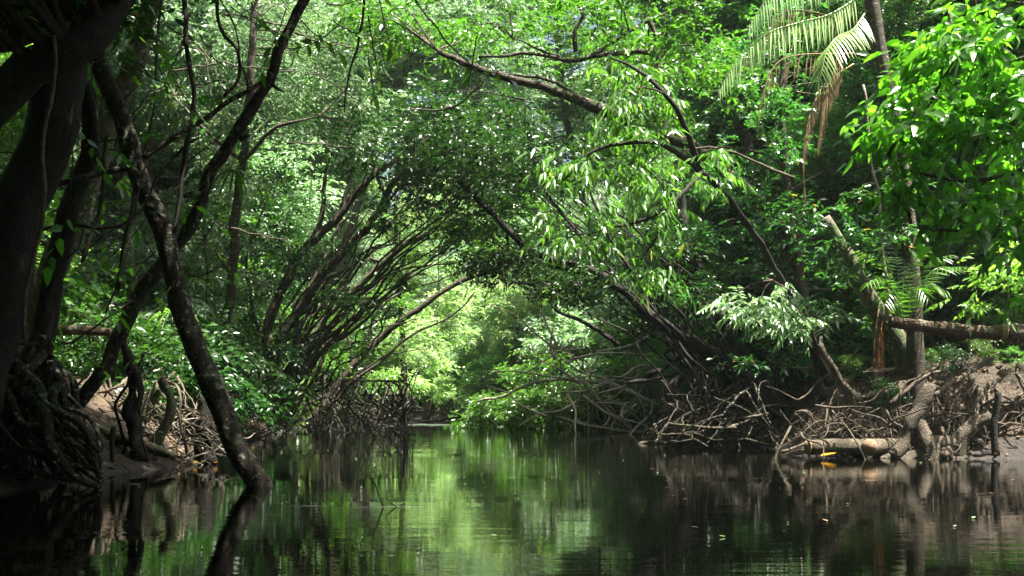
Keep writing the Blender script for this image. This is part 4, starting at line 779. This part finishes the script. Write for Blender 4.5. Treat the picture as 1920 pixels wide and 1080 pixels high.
vine('small forked twig sticking out of the water right of the lichened trunk', [(590, 952, 9.9), (600, 938), (608, 920), (622, 915), (618, 900)], .008, .004, 'root', 'twig', 'floating_twig', jit=.005)
vine('pale twig lying flat on the water right of the lichened trunk', [(535, 940, 10), (555, 950), (590, 952), (625, 950)], .008, .005, 'wood', 'twig', 'floating_twig', jit=.004)
def flat_leaf(label, px, py, Y, s, mat='leaf_fallen', group=None, name='fallen_leaf'):
    c = P(px, py, Y); c[2] = max(c[2], .006); a = rng.uniform(0, 6.28)
    v, t_, q = leaf_mesh(c[None], np.array([[math.cos(a), math.sin(a), .08]]), np.array([[0, 0, 1.0]]), np.array([s]), np.array([s * .6]), True, curl=-.12, fold=.15)
    return single(name, make_mesh(name, v, t_, q, False, M[mat]), label, 'leaf', group)
flat_leaf('curled yellow leaf floating beside the bent twig', 740, 950, 9.8, .16, 'leaf_yellow')
flat_leaf('bright orange leaf on the water against the sawn log', 1537, 855, 18.5, .32)
for px, py, Y in ((216, 862, 17.4), (262, 866, 16.6), (280, 866, 16.6), (326, 866, 16.6), (345, 868, 16.6), (372, 868, 16.6), (365, 868, 16.4), (405, 868, 16.6)):
    flat_leaf('small orange-brown fallen leaf at the left waterline', px, py, Y, .14, group='fallen leaves at the left waterline')


# ---------------------------------------------------------------- humid air over the river
hv = np.array([(x, y, z) for x in (-70, 70) for y in (-30, 125) for z in (-3.5, 42)], float)
m, t, N, L = mat_new('humid_air'); pv = N.new('ShaderNodeVolumePrincipled'); pv.inputs['Color'].default_value = (.80, .93, .90, 1); pv.inputs['Density'].default_value = .0003
pv.inputs['Anisotropy'].default_value = .2
o_ = N.new('ShaderNodeOutputMaterial'); L.new(pv.outputs[0], o_.inputs['Volume'])
hz = link('haze', make_mesh('haze', hv, None, [(0, 1, 3, 2), (4, 6, 7, 5), (0, 4, 5, 1), (2, 3, 7, 6), (0, 2, 6, 4), (1, 5, 7, 3)], False, m)); tag(hz, 'pale humid air over the river', 'haze', kind='stuff')

# ---------------------------------------------------------------- more canopy closing the arch, high and behind
tree('canopy_tree', 'tall left bank tree whose high fine-leaved crown closes the arch at the top centre', 'tree', 42,
     [([(560, 795), (590, 650), (640, 480), (700, 300), (760, 150), (800, 0)], .22, .1), ([(700, 300), (780, 220), (880, 180)], .08, .03)],
     [(700, 60, 42, 110, 80, 2.5), (820, 80, 43, 110, 80, 2.5), (640, 190, 43, 100, 80, 2), (800, 200, 44, 100, 60, 2), (920, 130, 44, 110, 80, 2.5), (900, 250, 45, 90, 60, 2), (560, 80, 43, 100, 90, 2), (740, -20, 44, 120, 60, 3), (790, 180, 46, 80, 60, 2), (750, 110, 46, 80, 60, 2), (860, 130, 46, 80, 60, 2), (900, 60, 46, 80, 60, 2), (840, 230, 47, 80, 50, 2), (940, 260, 47, 70, 50, 2), (830, 20, 47, 90, 60, 2), (880, 0, 45, 120, 60, 3)],
     'leaf_pale', 'bark', pads=7.5, per=24, size=.19, aspect=.38, k=10, L=.6)
tree('canopy_tree', 'tall right bank tree whose high crown meets the left one above the river bend', 'tree', 48,
     [([(1180, 790), (1150, 600), (1100, 400), (1060, 200), (1040, 20)], .24, .1)],
     [(1020, 60, 48, 100, 80, 2.5), (1100, 150, 48, 90, 80, 2.5), (1000, 220, 49, 90, 70, 2.5), (1100, 300, 49, 90, 70, 2), (960, 330, 50, 80, 50, 2), (1180, 60, 48, 90, 90, 2.5), (960, -40, 49, 120, 60, 3), (930, 180, 50, 80, 80, 2)],
     'leaf_bright', 'bark', pads=7, per=24, size=.2, aspect=.4, k=10, L=.6)
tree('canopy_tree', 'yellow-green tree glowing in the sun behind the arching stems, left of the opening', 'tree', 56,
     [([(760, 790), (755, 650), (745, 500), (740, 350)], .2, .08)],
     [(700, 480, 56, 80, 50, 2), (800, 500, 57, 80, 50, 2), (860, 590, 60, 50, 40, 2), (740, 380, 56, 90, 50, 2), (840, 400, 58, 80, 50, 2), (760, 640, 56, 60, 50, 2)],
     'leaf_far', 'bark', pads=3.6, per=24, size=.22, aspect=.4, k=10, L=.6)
for k in range(34):
    px = rng.choice([rng.uniform(560, 1300), rng.uniform(60, 420)]); Y = rng.uniform(22, 34) if px > 430 else rng.uniform(12.5, 16); y0 = rng.uniform(150, 480) if px > 430 else rng.uniform(-20, 300); ln_ = rng.uniform(90, 240)
    vine('thin hanging aerial root among the branches over the river' if px > 430 else 'thin hanging aerial root among the left foreground trunks', [(px, y0, Y), (px + rng.normal(0, 6), y0 + ln_ * .4), (px + rng.normal(0, 9), y0 + ln_ * .7), (px + rng.normal(0, 12), y0 + ln_)], .014 if px > 430 else .006, .005,
         name='aerial_root', cat='aerial root', group='aerial roots over the river' if px > 430 else 'aerial roots at the left', sides=4)
# leaf litter on the banks
n = 9000; X = rng.uniform(-12, 12, n * 3); Yv = rng.uniform(11, 40, n * 3); Z = ground_z(X, Yv); ok = (~in_river(X, Yv)) & (np.abs(X) < .53 * Yv + 1) & (Z > .06)
X, Yv, Z = X[ok][:n], Yv[ok][:n], Z[ok][:n]; a = rng.uniform(0, 6.28, len(X)); dd = np.stack([np.cos(a), np.sin(a), rng.normal(0, .25, len(X))], 1)
v, t_, q = leaf_mesh(np.stack([X, Yv, Z + .02], 1), dd, np.array([[0, 0, 1.0]]) + rng.normal(0, .3, (len(X), 3)), rng.uniform(.07, .16, len(X)), rng.uniform(.03, .07, len(X)), True, curl=-.1)
M['litter'] = leaf_mat('dead_leaf_brown', (.04, .025, .014), (.20, .12, .06), (1, 1, 1), .1, .6, .3, rare=(.4, .22, .05))
tag(link('leaf_litter', make_mesh('leaf_litter', v, t_, q, False, M['litter'])), 'dead brown leaves scattered on the bank soil', 'leaf litter', kind='stuff')
for k in range(120):
    px = rng.uniform(240, 1900); Y = rng.uniform(7, 24); c = P(px, 760 + F / Y, Y)
    if xl(Y) + .3 < c[0] < xr(Y) - .3: flat_leaf('tiny floating leaf fragment drifting on the open water', px, 760 + F / Y, Y, rng.uniform(.03, .07), 'litter' if k % 3 else 'leaf_pale', 'leaf fragments drifting on the water', 'floating_leaf')
m, t, N, L = mat_new('white_foam_glare'); p = N.new('ShaderNodeBsdfPrincipled'); p.inputs['Base Color'].default_value = (.8, .82, .8, 1); p.inputs['Roughness'].default_value = .4
o_ = N.new('ShaderNodeOutputMaterial'); L.new(p.outputs[0], o_.inputs[0]); M['foam'] = m
def foam(label, x0, x1, Y, wd, name='foam_glare_streak', group=None):
    c = np.linspace(x0, x1, 40); yy = Y + noise3(np.stack([c, c * 0, c * 0], 1), 1.3) * wd * .8; h = wd * (np.abs(noise3(np.stack([c, c * 0 + 5, c * 0], 1), 3.1)) + .08) * np.sin(np.linspace(.05, 3.09, 40))
    V = np.concatenate([np.stack([c, yy - h, c * 0 + .006], 1), np.stack([c, yy, c * 0 + (.05 if Y > 30 else .007)], 1), np.stack([c, yy + h, c * 0 + .006], 1)]); i = np.arange(39)
    Q = np.concatenate([np.stack([i, i + 1, i + 41, i + 40], 1), np.stack([i + 40, i + 41, i + 81, i + 80], 1)]); return single(name, make_mesh(name, V, None, Q, True, M['foam']), label, 'foam', group)
foam('white painted sky-glare line across the far water beside the black post', -6.6, -2.6, 50, 1.2)  # sky glare on the far water, modelled as white strips
foam('shorter painted sky-glare strip on the far water in front of the fallen leafy crown', -3.0, -.4, 47, .9)
foam('thin white foam streak on the water under the left debris', -6.0, -5.0, 15.3, .08) if 0 else None
foam('small foam streak by the flat pale twig', P(540, 0, 10)[0], P(625, 0, 10)[0], 9.85, .008)
foam('small foam streak under the bent twig', P(665, 0, 9.8)[0], P(795, 0, 9.8)[0], 9.75, .007)
foam('narrow foam streak left of the lichened trunk base', P(240, 0, 12.6)[0], P(262, 0, 12.6)[0], 12.6, .012)

for k, (px, py, Y) in enumerate([(1745, 668, 20.3), (1850, 668, 20.4), (1790, 672, 20.2), (1905, 668, 19.9), (1605, 700, 20.9), (1660, 735, 20.0)]):
    put(bushes, k % 3, P(px, py, Y)[0], Y, .16 + .04 * (k % 3), 'small seedling plant on the lip of the right bank under the fallen log', 'seedlings on the right bank lip', z=P(px, py + 22, Y)[2])
BR = dict(size=.25, aspect=.38, k=9, L=.7)
tree('sunlit_tree', 'low pale sunlit tree behind the bare arching branches of the fallen tree', 'tree', 47,
     [([(1090, 790), (1085, 730), (1070, 670), (1050, 620)], .12, .05), ([(1085, 730), (1120, 680), (1150, 640)], .06, .03)],
     [(1040, 630, 47, 60, 45, 1.2), (1120, 650, 46, 60, 45, 1.2), (1060, 720, 46, 70, 35, 1.0), (1150, 725, 44.5, 70, 32, 1.0), (1100, 600, 48, 60, 40, 1.4), (1110, 770, 44, 90, 18, .8)], 'leaf_pale', 'bark_pale', pads=5, per=24, fan=((1060, 1240, 740, 795), (1020, 1260, 640, 720), 14, .035), **BR)
tree('sunlit_tree', 'bright green low tree between the fallen tree and the dark leaning tree', 'tree', 43,
     [([(1230, 790), (1215, 730), (1200, 670), (1210, 600)], .12, .05)],
     [(1200, 630, 43, 50, 40, 1.2), (1250, 680, 42, 45, 40, 1.0), (1190, 690, 42.5, 45, 30, 1.0), (1290, 620, 42, 50, 40, 1.2), (1340, 690, 40, 50, 40, 1.0), (1240, 750, 41, 50, 22, .8)], 'leaf_bright', 'bark', pads=5, per=24, **BR)
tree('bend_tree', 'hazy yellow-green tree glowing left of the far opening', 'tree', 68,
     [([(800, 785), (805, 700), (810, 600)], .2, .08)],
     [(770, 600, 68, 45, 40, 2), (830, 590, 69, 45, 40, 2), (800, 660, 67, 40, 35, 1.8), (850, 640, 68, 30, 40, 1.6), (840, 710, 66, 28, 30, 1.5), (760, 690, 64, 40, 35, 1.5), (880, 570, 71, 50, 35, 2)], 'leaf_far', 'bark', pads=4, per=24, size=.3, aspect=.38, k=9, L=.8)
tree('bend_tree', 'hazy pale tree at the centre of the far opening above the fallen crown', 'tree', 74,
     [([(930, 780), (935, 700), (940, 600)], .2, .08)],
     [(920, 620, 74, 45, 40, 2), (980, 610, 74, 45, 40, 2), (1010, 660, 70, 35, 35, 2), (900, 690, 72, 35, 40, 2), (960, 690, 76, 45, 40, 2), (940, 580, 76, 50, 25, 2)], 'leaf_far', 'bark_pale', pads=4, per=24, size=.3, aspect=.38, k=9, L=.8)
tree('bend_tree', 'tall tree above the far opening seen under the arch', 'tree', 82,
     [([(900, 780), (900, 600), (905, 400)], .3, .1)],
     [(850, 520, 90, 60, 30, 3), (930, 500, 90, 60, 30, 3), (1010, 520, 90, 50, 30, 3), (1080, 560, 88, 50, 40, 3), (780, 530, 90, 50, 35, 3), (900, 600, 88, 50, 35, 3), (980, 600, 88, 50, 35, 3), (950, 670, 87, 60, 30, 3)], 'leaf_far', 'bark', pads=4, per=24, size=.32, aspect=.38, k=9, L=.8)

sticks('fine pale dead branch in the tangle behind the fallen tree', 'branch', 'pale dead branches behind the fallen tree', 50, (1020, 1290, 650, 790, 36, 40), (1.6, 4.0), .015, 'driftwood', .55, 'dead_branch')

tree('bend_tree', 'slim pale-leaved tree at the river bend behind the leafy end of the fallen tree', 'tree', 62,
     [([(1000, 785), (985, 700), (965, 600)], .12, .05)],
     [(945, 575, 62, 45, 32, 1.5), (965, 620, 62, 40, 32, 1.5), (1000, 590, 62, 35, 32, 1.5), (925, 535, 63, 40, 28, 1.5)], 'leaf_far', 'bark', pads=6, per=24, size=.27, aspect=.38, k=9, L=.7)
sprig_plant('leafy_sprig', 'small green leaves scattered on thin twigs between the dark left trunks', 'leaves',
            [(rng.uniform(70, 400), rng.uniform(20, 640), rng.uniform(11.6, 14.5), rng.choice([-1, 1]) * rng.uniform(.4, 1), rng.uniform(-.2, .9), rng.uniform(.3, .7), int(rng.integers(5, 10))) for _ in range(44)], 'leaf_vivid', group='small leaf twigs between the left trunks', **{**BG, 'size': .13})
